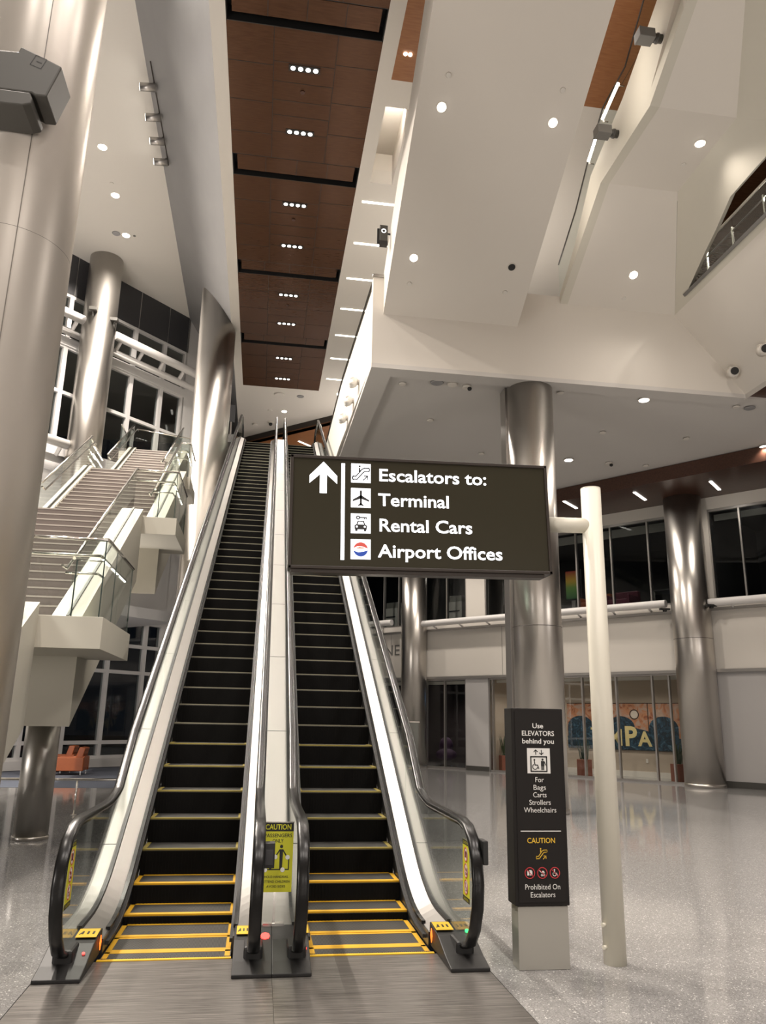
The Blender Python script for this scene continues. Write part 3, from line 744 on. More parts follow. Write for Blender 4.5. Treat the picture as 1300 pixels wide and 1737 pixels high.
# deck labels, buttons and lights (parts of the escalators)
def deck_label(par, xa, xb, y0, y1, za, zb, flip):
    o = Vector((xa, y0, za)); u = Vector((0, y1-y0, zb-za)); fc = Face(o, (xb-xa, 0, 0.0), u, 0.002, 0.002)
    w_, h_ = abs(xb-xa), u.length
    m = MB(); fc.rect(m, 0, 0, w_, h_, 0)
    for k in range(3): fc.rect(m, w_*(0.2+0.26*k), h_*0.35, w_*(0.3+0.26*k), h_*0.65, 1, up=0.002)
    fc.line(m, [(w_*0.12, h_*0.3), (w_*0.2, h_*0.5)], 0.008, 1, up=0.002)
    o = m.build('footing_label', [YEL, BLK], par); o['label'] = 'small yellow safety label'
for par, xa, xb in ((escL, -1.205, -1.06), (escL, -0.07, 0.03), (escR, 0.385, 0.46), (escR, 1.43, 1.565)):
    deck_label(par, xa, xb, 6.42, 6.60, 0.158, 0.172, False)
def dot(par, name, mat, x, y, z, r, n=16, lab=None):
    m = MB(); m.cyl((x, y, z), (x, y-0.004, z+0.008), r, n=n); o = m.build(name, mat, par)
    if lab: o['label'] = lab
dot(escL, 'indicator_light', REDL, -1.10, 6.22, 0.104, 0.010)
dot(escR, 'indicator_light', REDL, 0.425, 6.22, 0.104, 0.010)
dot(escR, 'indicator_light', GRNL, 1.665, 6.40, 0.152, 0.018, lab='glowing green signal light')
dot(escL, 'stop_button', REDL, 0.138, 6.38, 0.150, 0.034, n=8, lab='glowing red octagonal stop button')
for par, x, sgn in ((escL, -1.046, 1), (escR, 1.416, -1)):
    m = MB(); m.prism([(x, 6.52, 0.05), (x, 6.49, 0.10), (x, 6.52, 0.15), (x, 6.55, 0.10)], (sgn*0.006, 0, 0)); o = m.build('direction_light', ORGL, par); o['label'] = 'glowing orange arrow light'

# caution strips stuck inside the balustrade glass
def no_symbol(fc, mb, x, y, r, kind, mats=(0, 1, 2)):
    W_, K_, R_ = mats
    if W_ is not None: fc.disc(mb, x, y, r, W_, up=0.001)
    if kind == 'bag':
        fc.rect(mb, x-r*0.5, y-r*0.42, x-r*0.12, y+r*0.35, K_, up=0.002); fc.rect(mb, x-r*0.02, y-r*0.42, x+r*0.5, y+r*0.35, K_, up=0.002)
        fc.rect(mb, x-r*0.1, y+r*0.35, x+r*0.35, y+r*0.5, K_, up=0.002)
    elif kind == 'stroller':
        fc.line(mb, [(x-r*0.55, y+r*0.4), (x-r*0.1, y), (x+r*0.45, y)], r*0.14, K_, up=0.002); fc.poly(mb, [(x-r*0.1, y), (x+r*0.5, y), (x+r*0.3, y+r*0.35), (x, y+r*0.35)], K_, up=0.002)
        fc.ring(mb, x-r*0.1, y-r*0.4, r*0.2, r*0.1, K_, n=10, up=0.002); fc.ring(mb, x+r*0.35, y-r*0.4, r*0.2, r*0.1, K_, n=10, up=0.002)
    else:
        fc.disc(mb, x-r*0.05, y+r*0.5, r*0.14, K_, 12, up=0.002); fc.line(mb, [(x-r*0.05, y+r*0.35), (x, y-r*0.08), (x+r*0.35, y-r*0.08), (x+r*0.5, y-r*0.5)], r*0.14, K_, up=0.002)
        fc.ring(mb, x-r*0.05, y-r*0.22, r*0.38, r*0.12, K_, n=16, up=0.002, a0=130, a1=350)
    fc.ring(mb, x, y, r, r*0.14, R_, up=0.003); s = r*0.68
    fc.line(mb, [(x-s, y+s), (x+s, y-s)], r*0.12, R_, up=0.003)
def strip(par, xg, nx, rdir, y0):
    fc = Face((xg+nx*0.007, y0, 0.43), (0, rdir, 0), (0, -0.10*0, 1), 0.0005)
    if fc.n.x*nx < 0: raise RuntimeError('strip faces wrong way')
    w_, h_ = 0.19, 0.42
    m = MB(); fc.rect(m, 0, 0, w_, h_, 0); fc.rect(m, 0, 0, w_, 0.035, 1, up=0.001); fc.rect(m, 0, h_-0.035, w_, h_, 1, up=0.001)
    for k, kd in enumerate(('bag', 'stroller', 'chair')): no_symbol(fc, m, w_/2, h_-0.10-0.11*k, 0.05, kd, (2, 1, 3))
    o = m.build('caution_sticker', [YELS, BLK, PRINTW, PRINTR], par); o['label'] = 'yellow strip of prohibition symbols'
    fc.text('CAUTION', w_/2, h_-0.027, 0.018, YELS, par, 'caution_lettering', 'CENTER', width=0.13, up=0.0026)
    fc.text('CAUTION', w_/2, 0.009, 0.018, YELS, par, 'caution_lettering', 'CENTER', width=0.13, up=0.0026)
strip(escL, -1.22, 1, 1, 5.96)
strip(escR, 1.58, -1, -1, 6.15)
# small black holders clipped to the handrails
m = MB(); m.box(0.095, 0.165, 5.86, 5.96, 0.70, 0.86); m.box(0.075, 0.095, 5.89, 5.93, 0.75, 0.80); m.box(0.10, 0.155, 5.855, 5.86, 0.72, 0.82, 1)
o = m.build('sticker_holder', [BLK, CHAR], None, bevel=0.008); tag(o, 'black plastic holder clipped to the left handrail of the centre pair', 'holder')
m = MB(); m.box(1.625, 1.665, 5.78, 5.92, 0.72, 0.88); m.box(1.60, 1.63, 5.83, 5.87, 0.77, 0.83)
o = m.build('sticker_holder', [BLK], None, bevel=0.008); tag(o, 'black plastic holder clipped outside the rightmost handrail', 'holder')

# yellow passengers-only sign between the two escalators
sg = thing('caution_sign', (0.2, 6.62, 0.17), 'yellow caution sign for passengers standing between the two escalators', 'sign')
fc = Face((0.085, 6.60, 0.405), (1, 0, 0), (0, 0.03, 1), 0.0)
m = MB(); m.prism([fc.p(0, 0), fc.p(0.24, 0), fc.p(0.24, 0.50), fc.p(0, 0.50)], (0, 0.006, 0)); m.build('board', YELS, sg)
m = MB(); fc.rect(m, 0, 0.435, 0.24, 0.50, 0, up=0.0005); fc.rect(m, -0.003, 0.498, 0.243, 0.506, 1, up=0.0005); m.build('header_band', [BLK, CHROME], sg)
m = MB(); m.box(0.12, 0.28, 6.60, 6.66, 0.165, 0.185); m.box(0.19, 0.21, 6.615, 6.63, 0.185, 0.42); m.build('bracket', CHROME, sg)
fc.text('CAUTION', 0.12, 0.449, 0.038, YELS, sg, 'lettering', 'CENTER', width=0.20, bold=0.02, up=0.003)
fc.text('PASSENGERS', 0.12, 0.392, 0.026, BLK, sg, 'lettering', 'CENTER', width=0.215, bold=0.01)
fc.text('ONLY', 0.12, 0.353, 0.026, BLK, sg, 'lettering', 'CENTER', width=0.085, bold=0.01)
for k, s_ in enumerate(('HOLD HANDRAIL', 'ATTEND CHILDREN', 'AVOID SIDES')): fc.text(s_, 0.12, 0.100-0.034*k, 0.017, BLK, sg, 'lettering', 'CENTER', width=(0.185, 0.21, 0.145)[k], bold=0.008)
m = MB()
fc.disc(m, 0.15, 0.325, 0.0125, 0, 14); fc.poly(m, [(0.136, 0.305), (0.164, 0.305), (0.16, 0.16), (0.14, 0.16)], 0); fc.line(m, [(0.138, 0.30), (0.105, 0.25), (0.08, 0.235)], 0.009, 0); fc.line(m, [(0.162, 0.30), (0.195, 0.25)], 0.009, 0)
fc.disc(m, 0.07, 0.243, 0.010, 0, 12); fc.poly(m, [(0.06, 0.23), (0.08, 0.23), (0.078, 0.16), (0.062, 0.16)], 0)
fc.line(m, [(0.02, 0.16), (0.21, 0.16), (0.21, 0.235)], 0.008, 0); fc.line(m, [(0.02, 0.16), (0.02, 0.23), (0.05, 0.23)], 0.008, 0)
m.build('figure_print', BLK, sg)
m = MB()
for q in ((0.03, 0.158), (0.165, 0.158), (0.2, 0.247), (0.105, 0.25)): fc.disc(m, q[0], q[1], 0.017, 0, 16, up=0.002)
fc.disc(m, 0.065, 0.305, 0.026, 0, 20, up=0.001); fc.ring(m, 0.065, 0.305, 0.026, 0.005, 1, 20, up=0.002)
m.build('dial_print', [PRINTW, PRINTR], sg)

# ================================================================== HANGING DIRECTION SIGN AND ITS POST
PX, PY, PR = 2.69, 6.05, 0.083
post = thing('sign_post', (PX, PY, 0), 'tall ivory round post carrying the hanging direction sign', 'post')
m = MB(); m.cyl((PX, PY, 0), (PX, PY, 3.63), PR, n=48); m.build('upright', POLEW, post)
m = MB(); m.cyl((PX, PY, 3.31), (2.284, PY, 3.30), 0.064, n=32); m.build('arm', POLEW, post)
m = MB(); m.cyl((PX, PY, 3.63), (PX, PY, 3.637), PR, n=48); m.build('cap', POLEW, post)
for z in (0.27, 0.12): m = MB(); m.cyl((PX-PR+0.01, PY-0.03, z), (PX-PR-0.02, PY-0.04, z), 0.012, 0.015, n=12); m.build('set_screw', POLEW, post)
sign = thing('direction_sign', (1.21, 6.05, 2.81), 'wide dark lit sign listing escalators, terminal, rental cars and airport offices', 'sign')
tl = R(1.25); su = Vector((math.cos(tl), 0, math.sin(tl))); sv = Vector((-math.sin(tl), 0, math.cos(tl))); so = Vector((0.158, 5.95, 2.812))
def SP(u, v, y=0.0): return so + su*u + sv*v + Vector((0, y, 0))
def sprism(mb, u0, u1, v0, v1, y0, y1, m=0): mb.prism([SP(u0, v0, y0), SP(u1, v0, y0), SP(u1, v1, y0), SP(u0, v1, y0)], (0, y1-y0, 0), m)
m = MB(); sprism(m, 0.0, 2.125, 0, 0.025, -0.012, 0.16); sprism(m, 0.0, 2.125, 0.895, 0.92, -0.012, 0.16); sprism(m, 0, 0.025, 0, 0.92, -0.012, 0.16); sprism(m, 2.10, 2.125, 0, 0.92, -0.012, 0.16)
sprism(m, 0.02, 2.06, -0.03, 0.0, 0.0, 0.12); m.build('frame', DARKT, sign, bevel=0.004)
m = MB(); sprism(m, 0.025, 2.10, 0.025, 0.895, 0.0, 0.15); m.build('face_panel', SIGNF, sign)
fc = Face(SP(0, 0), su, sv, 0.0005, 0.001)
m = MB()
ax = 0.262
fc.poly(m, [(ax, 0.872), (ax+0.11, 0.755), (ax+0.11, 0.69), (ax+0.028, 0.775), (ax+0.028, 0.61), (ax-0.028, 0.61), (ax-0.028, 0.775), (ax-0.11, 0.69), (ax-0.11, 0.755)]) if False else None
fc.poly(m, [(ax, 0.872), (ax, 0.79), (ax-0.11, 0.69), (ax-0.11, 0.755)]); fc.poly(m, [(ax, 0.872), (ax+0.11, 0.755), (ax+0.11, 0.69), (ax, 0.79)]); fc.rect(m, ax-0.028, 0.61, ax+0.028, 0.80)
o = m.build('arrow', SIGNW, sign); o['label'] = 'lit white up arrow'
m = MB(); fc.rect(m, 0.405, 0.075, 0.434, 0.865); m.build('divider_bar', SIGNW, sign)
for (s_, v, wd) in (('Escalators to:', 0.730, 0.889), ('Terminal', 0.524, 0.578), ('Rental Cars', 0.315, 0.757), ('Airport Offices', 0.106, 1.014)):
    fc.text(s_, 0.703, v, 0.102, SIGNW, sign, 'lettering', 'LEFT', width=wd, bold=0.016)
SIGNK = simple('sign symbol ink', (0.03, 0.03, 0.03), 0.5)
BLUEP = simple('emblem blue', (0.03, 0.10, 0.55), 0.5); REDP = simple('emblem red', (0.80, 0.12, 0.10), 0.5); ORNP = simple('emblem orange', (0.85, 0.35, 0.2), 0.5)
def icon_esc(fc, mb, x, y, s, m=0):
    fc.line(mb, [(x+s*0.10, y+s*0.17), (x+s*0.30, y+s*0.17), (x+s*0.62, y+s*0.55), (x+s*0.72, y+s*0.62), (x+s*0.92, y+s*0.62)], s*0.055, m)
    fc.line(mb, [(x+s*0.10, y+s*0.33), (x+s*0.24, y+s*0.33), (x+s*0.56, y+s*0.72), (x+s*0.68, y+s*0.78), (x+s*0.92, y+s*0.78)], s*0.055, m)
    fc.line(mb, [(x+s*0.10, y+s*0.14), (x+s*0.07, y+s*0.25), (x+s*0.10, y+s*0.35)], s*0.055, m); fc.line(mb, [(x+s*0.90, y+s*0.60), (x+s*0.95, y+s*0.70), (x+s*0.90, y+s*0.80)], s*0.055, m)
    fc.disc(mb, x+s*0.43, y+s*0.87, s*0.055, m, 12); fc.rect(mb, x+s*0.39, y+s*0.56, x+s*0.47, y+s*0.79, m)
    fc.line(mb, [(x+s*0.62, y+s*0.14), (x+s*0.84, y+s*0.36)], s*0.05, m); fc.line(mb, [(x+s*0.66, y+s*0.36), (x+s*0.84, y+s*0.36), (x+s*0.84, y+s*0.18)], s*0.05, m)
def icon_plane(fc, mb, x, y, s, m=0):
    cx = x+s*0.5
    fc.poly(mb, [(cx, y+s*0.94), (cx+s*0.055, y+s*0.84), (cx+s*0.05, y+s*0.18), (cx, y+s*0.08), (cx-s*0.05, y+s*0.18), (cx-s*0.055, y+s*0.84)], m)
    for d in (-1, 1):
        fc.poly(mb, [(cx, y+s*0.66), (cx+d*s*0.42, y+s*0.40), (cx+d*s*0.42, y+s*0.31), (cx, y+s*0.47)], m); fc.poly(mb, [(cx, y+s*0.25), (cx+d*s*0.14, y+s*0.13), (cx+d*s*0.14, y+s*0.07), (cx, y+s*0.12)], m)
def icon_car(fc, mb, x, y, s, m=0, w=1):
    fc.ring(mb, x+s*0.36, y+s*0.81, s*0.105, s*0.06, m, 16); fc.rect(mb, x+s*0.44, y+s*0.785, x+s*0.80, y+s*0.84, m); fc.rect(mb, x+s*0.66, y+s*0.73, x+s*0.71, y+s*0.79, m); fc.rect(mb, x+s*0.75, y+s*0.73, x+s*0.80, y+s*0.79, m)
    fc.poly(mb, [(x+s*0.20, y+s*0.20), (x+s*0.80, y+s*0.20), (x+s*0.82, y+s*0.40), (x+s*0.72, y+s*0.46), (x+s*0.66, y+s*0.64), (x+s*0.34, y+s*0.64), (x+s*0.28, y+s*0.46), (x+s*0.18, y+s*0.40)], m)
    fc.poly(mb, [(x+s*0.34, y+s*0.45), (x+s*0.66, y+s*0.45), (x+s*0.61, y+s*0.59), (x+s*0.39, y+s*0.59)], w, up=0.0015)
    for d in (0.30, 0.70): fc.disc(mb, x+s*d, y+s*0.34, s*0.05, w, 12, up=0.0015)
    for d in (0.22, 0.66): fc.rect(mb, x+s*d, y+s*0.11, x+s*(d+0.12), y+s*0.21, m)
def icon_globe(fc, mb, x, y, s):
    cx, cy, r = x+s*0.5, y+s*0.5, s*0.36; n = 20
    top = [(cx+r*math.cos(R(a)), cy+r*math.sin(R(a))) for a in [8+164*k/n for k in range(n+1)]]
    fc.poly(mb, top + [(cx-r*0.5, cy+r*0.42), (cx+r*0.2, cy+r*0.42)], 0)
    fc.poly(mb, [(cx-r*0.75, cy+r*0.12), (cx-r*0.2, cy+r*0.32), (cx+r*0.7, cy+r*0.22), (cx+r*0.1, cy+r*0.10)], 2, up=0.001)
    bot = [(cx+r*math.cos(R(a)), cy+r*math.sin(R(a))) for a in [192+160*k/n for k in range(n+1)]]
    fc.poly(mb, bot + [(cx+r*0.35, cy-r*0.30), (cx-r*0.3, cy-r*0.42)], 1)
for k, (v0, kind) in enumerate(((0.708, 'e'), (0.502, 'p'), (0.292, 'c'), (0.084, 'g'))):
    m = MB(); fc.rect(m, 0.484, v0, 0.642, v0+0.160); sq = m.build('symbol_square', SIGNW, sign)
    m = MB(); fi = Face(SP(0, 0), su, sv, 0.002, 0.001)
    if kind == 'e': icon_esc(fi, m, 0.484, v0, 0.158); m.build('escalator_symbol', SIGNK, sq)
    if kind == 'p': icon_plane(fi, m, 0.484, v0, 0.158); m.build('airplane_symbol', SIGNK, sq)
    if kind == 'c': icon_car(fi, m, 0.484, v0, 0.158); m.build('car_symbol', [SIGNK, SIGNW], sq)
    if kind == 'g': icon_globe(fi, m, 0.484, v0, 0.158); m.build('emblem', [REDP, BLUEP, ORNP], sq)

# ================================================================== ELEVATOR SIGN PILLAR
pil = thing('sign_pillar', (2.11, 6.02, 0), 'black elevator sign pillar on an aluminium base beside the ivory post', 'sign')
m = MB(); m.box(1.925, 2.305, 5.95, 6.10, 0, 0.415); m.build('base', PIL, pil, bevel=0.004)
m = MB(); m.box(1.905, 2.315, 5.935, 6.115, 0.42, 1.805); m.build('sign_board', SIGNB, pil, bevel=0.006)
m = MB(); m.box(1.93, 2.29, 5.93, 5.936, 0.445, 1.78); m.build('face_panel', BLK2 if 'BLK2' in globals() else SIGNB, pil)
m = MB(); m.box(1.94, 2.29, 5.97, 6.08, 0.40, 0.43); m.build('neck', BLK, pil)
fc = Face((2.11, 5.93, 0), (1, 0, 0), (0, 0, 1), 0.0005)
def pv(y): return 1.80-(y-40)*0.001135
def pt(s_, y, wd, cap=0.036, mat=PRINTW, bold=0.0): fc.text(s_, 0, pv(y)-cap*0.5, cap, mat, pil, 'lettering', 'CENTER', width=wd, bold=bold)
pt('Use', 148, 0.085, bold=0.015); pt('ELEVATORS', 197, 0.255, bold=0.015); pt('behind you', 247, 0.25, bold=0.015)
for s_, y, wd in (('For', 492, 0.066), ('Bags', 540, 0.096), ('Carts', 586, 0.104), ('Strollers', 633, 0.166), ('Wheelchairs', 680, 0.25)): pt(s_, y, wd)
pt('CAUTION', 866, 0.213, mat=PRINTY, bold=0.012); pt('Prohibited On', 1142, 0.265); pt('Escalators', 1188, 0.185)
m = MB(); fc.rect(m, -0.155, pv(813), 0.155, pv(807)); m.build('divider_bar', PRINTW, pil)
m = MB(); fc.rect(m, -0.09, pv(453), 0.09, pv(293)); sq = m.build('symbol_square', PRINTW, pil)
fi = Face((2.11, 5.93, 0), (1, 0, 0), (0, 0, 1), 0.002)
m = MB(); y0 = pv(440)
fi.line(m, [(-0.062, y0), (0.062, y0), (0.062, y0+0.105), (-0.062, y0+0.105), (-0.062, y0)], 0.009)
for sx_, d in ((-0.022, 1), (0.022, -1)):
    yc = pv(319); fi.line(m, [(sx_, yc-0.016), (sx_, yc+0.016)], 0.006); fi.line(m, [(sx_-0.014, yc+d*0.004), (sx_, yc+d*0.017), (sx_+0.014, yc+d*0.004)], 0.006)
fi.disc(m, 0.03, y0+0.085, 0.008, 0, 12); fi.rect(m, 0.017, y0+0.038, 0.043, y0+0.075); fi.rect(m, 0.019, y0+0.01, 0.029, y0+0.04); fi.rect(m, 0.032, y0+0.01, 0.041, y0+0.04); fi.line(m, [(0.043, y0+0.07), (0.054, y0+0.045)], 0.006)
fi.disc(m, -0.034, y0+0.082, 0.007, 0, 12); fi.line(m, [(-0.034, y0+0.072), (-0.03, y0+0.045), (-0.01, y0+0.045), (-0.002, y0+0.02)], 0.007); fi.ring(m, -0.03, y0+0.033, 0.022, 0.006, 0, 18, a0=120, a1=350)
m.build('elevator_symbol', BLK, sq)
m = MB(); icon_esc(fc, m, -0.048, pv(990), 0.096); m.build('escalator_symbol', PRINTY, pil)
for k, kd in enumerate(('bag', 'stroller', 'chair')):
    m = MB(); no_symbol(fc, m, -0.095+0.095*k, pv(1060), 0.039, kd, (None, 0, 1)); m.build('prohibition_symbol', [PRINTW, PRINTR], pil)
# ================================================================== LEFT STAIRCASE
SL = 0.63
st = thing('staircase', (-4.1, 5.71, 0), 'white zigzag staircase with glass railings rising left of the escalators', 'staircase')
def flight(y0, z0, y1, z1, xl, xr, depth, nr, right=True):
    tz = lambda y: z0 + (y-y0)*(z1-z0)/(y1-y0)
    n = nr; dy = (y1-y0)/n; dz = (z1-z0)/n
    m = MB()
    for k in range(n):
        a = y0+dy*k; zt = z0+dz*(k+1)
        m.box(xl+0.05, xr-0.42, a, a+dy+0.01, zt-dz-0.03, zt, 0); m.box(xl+0.05, xr-0.42, a-0.012, a+0.02, zt-0.022, zt+0.003, 1)
    m.build('flight', [TREAD, NOSE], st)
    for (xa, xb) in ((xl-0.22, xl+0.05), (xr-0.42, xr)):
        m = MB(); m.prism([(xa, y0, z0-depth), (xa, y1, z1-depth), (xa, y1, z1+0.16), (xa, y0, z0+0.16)], (xb-xa, 0, 0)); m.build('stringer', STAIRW, st)
    m = MB(); m.prism([(xl+0.05, y0, z0-depth), (xr-0.42, y0, z0-depth), (xr-0.42, y1, z1-depth), (xl+0.05, y1, z1-depth)], (0, 0, depth-0.12)); m.build('soffit', STAIRW, st)
    for xg, side in ((xl-0.09, 1), (xr-0.20, -1)):
        m = MB(); m.prism([(xg-0.02, y0, z0+0.16), (xg-0.02, y1, z1+0.16), (xg-0.02, y1, z1+0.185), (xg-0.02, y0, z0+0.185)], (0.04, 0, 0)); m.build('glass_shoe', GREYD, st)
        np_ = 4
        for k in range(np_):
            a, b = y0+(y1-y0)*k/np_, y0+(y1-y0)*(k+1)/np_-0.015
            m = MB(); m.prism([(xg-0.007, a, tz(a)+0.17), (xg-0.007, b, tz(b)+0.17), (xg-0.007, b, tz(b)+1.0), (xg-0.007, a, tz(a)+1.0)], (0.014, 0, 0)); m.build('glass_panel', GLASS, st)
        m = MB(); m.tube([(xg, y0, z0+1.02), (xg, y1, z1+1.02)], 0.026, 10); m.build('top_rail', CHROME, st)
        m = MB(); xh = xg+side*0.09; m.tube([(xh, y0-0.25, z0+0.86), (xh, y0, z0+0.86), (xh, y1, z1+0.86), (xh, y1+0.2, z1+0.86)], 0.021, 10)
        for k in range(4):
            yy = y0+(y1-y0)*(k+0.5)/4; m.tube([(xg, yy, tz(yy)+0.78), (xh, yy, tz(yy)+0.80), (xh, yy, tz(yy)+0.85)], 0.009, 8)
        m.build('handrail', CHROME, st)
NOSE = simple('pale stair nosing', (0.42, 0.38, 0.34), 0.5)
flight(5.71, 0.0, 10.3, 2.89, -5.3, -2.79, 1.36, 17)
flight(11.8, 2.89, 16.2, 5.67, -5.15, -2.60, 1.36, 16)
flight(17.7, 5.67, 21.8, 8.27, -5.0, -2.42, 1.38, 15)
flight(23.35, 8.27, 27.2, 10.7, -4.85, -3.05, 0.9, 14)
def landing(y0, y1, z, xl, xr, t):
    m = MB(); m.box(xl, xr, y0, y1, z-t, z); m.build('landing', STAIRW, st, bevel=0.004)
landing(10.3, 12.45, 2.89, -5.5, -2.01, 0.40)
landing(16.2, 18.2, 5.67, -5.35, -1.91, 0.36)
landing(21.8, 23.5, 8.27, -5.2, -2.30, 0.36)
landing(27.2, 28.6, 10.7, -5.4, -2.2, 0.3)
def gpanel(a, b, z, h=0.98, par=None):
    a = Vector(a); b = Vector(b); d = (b-a).normalized(); q = Vector((-d.y, d.x, 0))*0.007
    n = max(1, round((b-a).length/1.1))
    for k in range(n):
        p, r_ = a+(b-a)*(k/n), a+(b-a)*((k+1)/n)-d*0.012
        m = MB(); m.prism([(p.x-q.x, p.y-q.y, z), (r_.x-q.x, r_.y-q.y, z), (r_.x+q.x, r_.y+q.y, z), (p.x+q.x, p.y+q.y, z)], (0, 0, h)); m.build('glass_panel', GLASS, st)
    m = MB(); m.tube([(a.x, a.y, z+h+0.02), (b.x, b.y, z+h+0.02)], 0.024, 10); m.build('top_rail', CHROME, st)
JOINT = simple('dark glass edge', (0.03, 0.05, 0.045), 0.3)
def gjoint(x, y, z, h=0.98):
    m = MB(); m.box(x-0.007, x+0.007, y-0.009, y+0.009, z, z+h); m.build('glass_joint', JOINT, st)
def led(a, b):
    m = MB(); m.tube([a, b], 0.021, 10); o = m.build('handrail', CHROME, st)
    a = Vector(a); b = Vector(b); m = MB(); n = 3
    for k in range(n):
        p = a+(b-a)*((k+0.15)/n); q = a+(b-a)*((k+0.85)/n); m.tube([p-Vector((0, 0, 0.018)), q-Vector((0, 0, 0.018))], 0.014, 8)
    m.build('light_strip', LEDL, o)
for (y0, y1, z, xl, xr, xf) in ((10.32, 12.4, 2.89, -2.82, -2.05, -3.26), (16.22, 18.1, 5.67, -2.75, -1.95, -2.8), (21.82, 23.4, 8.27, -2.6, -2.36, -2.62)):
    gpanel((xf, y0, 0), (xr, y0, 0), z); gpanel((xr, y0, 0), (xr, y1, 0), z)
    led((xr-0.09, y0+0.12, z+0.80), (xr-0.09, y1, z+0.80)); gjoint(xr-0.02, y0, z); gjoint(xr-0.36, y0+0.01, z, 0.72); gjoint(xr-0.01, y0+0.75, z); gjoint(xr-0.01, y1, z)
    m = MB(); m.tube([(xr-0.50, y0+0.07, z+0.56), (xr-0.1, y0+0.07, z+0.56), (xr-0.08, y0+0.3, z+0.56)], 0.018, 10); m.tube([(xr-0.36, y0+0.02, z+0.72), (xr-0.03, y0+0.02, z+0.72)], 0.010, 8); m.build('handrail', CHROME, st)
    m = MB(); m.tube([(xf, y0+0.08, z+0.80), (xr-0.09, y0+0.08, z+0.80), (xr-0.09, y0+0.12, z+0.80)], 0.020, 10); m.build('handrail', CHROME, st)
gpanel((-5.15, 21.82, 0), (-5.15, 23.4, 0), 8.27); led((-5.05, 21.9, 9.07), (-5.05, 23.3, 9.07)); led((-5.05, 21.9, 8.85), (-5.05, 23.3, 8.85))
gpanel((-5.3, 16.22, 0), (-5.3, 18.0, 0), 5.67); led((-5.2, 16.3, 6.47), (-5.2, 17.7, 6.47))
gpanel((-5.4, 27.25, 0), (-5.4, 28.5, 0), 10.7); gpanel((-4.95, 27.6, 0), (-2.3, 28.5, 0), 10.7)

# ================================================================== RIGHT STAIR SEEN FROM BELOW
rs = thing('staircase', (7.0, 12.7, 10.88), 'white stair seen from below at upper right, its underside bent into three runs', 'staircase')
m = MB()
yt = 6.2; zt = zB(yt)
m.prism([(6.228, YE, 10.88), (9.0, YE, 10.87), (7.88, 12.72, 12.253), (6.228, 12.72, 12.253)], (0, 0, 0.25))
m.prism([(6.228, 12.72, 12.253), (7.88, 12.72, 12.253), (7.88, 10.65, 12.253), (6.228, 10.65, 12.253)], (0, 0, 0.25))
m.prism([(6.228, 10.65, 12.253), (7.88, 10.65, 12.253), (7.88-0.69*3, 10.65-1.48*3, 12.253+0.894*3), (6.20, 10.65-1.48*3, 12.253+0.894*3)], (0, 0, 0.25))
m.build('underside', WHITE, rs)
m = MB()
side = [(YE, 11.05), (14.17, 11.72), (13.16, 12.75), (11.57, 13.28), (10.79, 13.67), (9.0, 14.62), (6.21, 16.2)]
sidelo = [(YE, 10.88), (14.17, 11.42), (12.72, 12.253), (11.57, 12.253), (10.65, 12.253), (9.0, 13.25), (6.21, 14.93)]
for k in range(6):
    a, b, c, d = sidelo[k], sidelo[k+1], side[k+1], side[k]
    m.prism([(6.22, a[0], a[1]-0.004), (6.22, b[0], b[1]-0.004), (6.22, *c), (6.22, *d)], (0.18, 0, 0))
m.build('side_panel', STAIRW, rs)
rail = [(15.3, 12.0), (14.2, 12.65), (13.2, 13.55), (12.6, 13.97), (11.57, 14.0), (10.7, 14.68), (9.0, 15.0)]
for k in range(6):
    a, b = rail[k], rail[k+1]
    zl = lambda y: next(side[j][1]+(side[j+1][1]-side[j][1])*(side[j][0]-y)/(side[j][0]-side[j+1][0]) for j in range(6) if side[j][0] >= min(y, YE) >= side[j+1][0]) if y <= YE else 11.05
    m = MB(); m.prism([(6.30, a[0]-0.01, zl(a[0])-0.02), (6.30, b[0]+0.01, zl(b[0])-0.02), (6.30, b[0]+0.01, b[1]), (6.30, a[0]-0.01, a[1])], (0.014, 0, 0)); m.build('glass_panel', GLASS, rs)
m = MB(); m.tube([(6.307, *q) for q in rail], 0.016, 10); m.build('top_rail', DARKT, rs)
for (a, b) in (((12.35, 13.45), (11.6, 13.62)), ((13.1, 13.05), (12.5, 13.4))):
    m = MB(); m.tube([(6.16, *a), (6.16, *b)], 0.03, 10); o = m.build('light_strip', LEDL, rs)
    m = MB(); m.tube([(6.16, a[0], a[1]-0.05), (6.28, a[0], a[1]-0.05)], 0.012, 8); m.tube([(6.16, b[0], b[1]-0.05), (6.28, b[0], b[1]-0.05)], 0.012, 8); m.build('strip_bracket', CHROME, rs)
for nm, y, z, lab in (('flood_lamp', 10.10, 13.14, 'grey box lamp on the upper part of the right stair side, nearest the top edge'), ('flood_lamp', 11.88, 12.70, 'grey box lamp lower down on the right stair side, below the light bars')):
    o = thing(nm, (6.1, y, z), lab, 'lamp', None)
    m = MB(); m.box(5.78, 6.06, y-0.11, y+0.11, z-0.09, z+0.10); m.box(5.77, 5.80, y-0.115, y+0.115, z-0.095, z+0.105); m.build('housing', GREYB, o, bevel=0.01)
    m = MB(); m.cyl((6.06, y, z), (6.22, y, z), 0.075, n=20); m.cyl((6.12, y, z), (6.15, y, z), 0.09, n=20); m.build('swivel', GREYD, o)
area(5.4, 10.8, 13.2, 0.4, 2.4, 14, (0.8, 0.0, 0.05)); area(5.4, 13.2, 12.3, 0.4, 2.6, 14, (1, 0, 0)); area(5.7, 18.5, 10.4, 2.0, 2.0, 130, (0, 0, 1))  # last one: unseen uplight added to brighten the ceiling over the gap

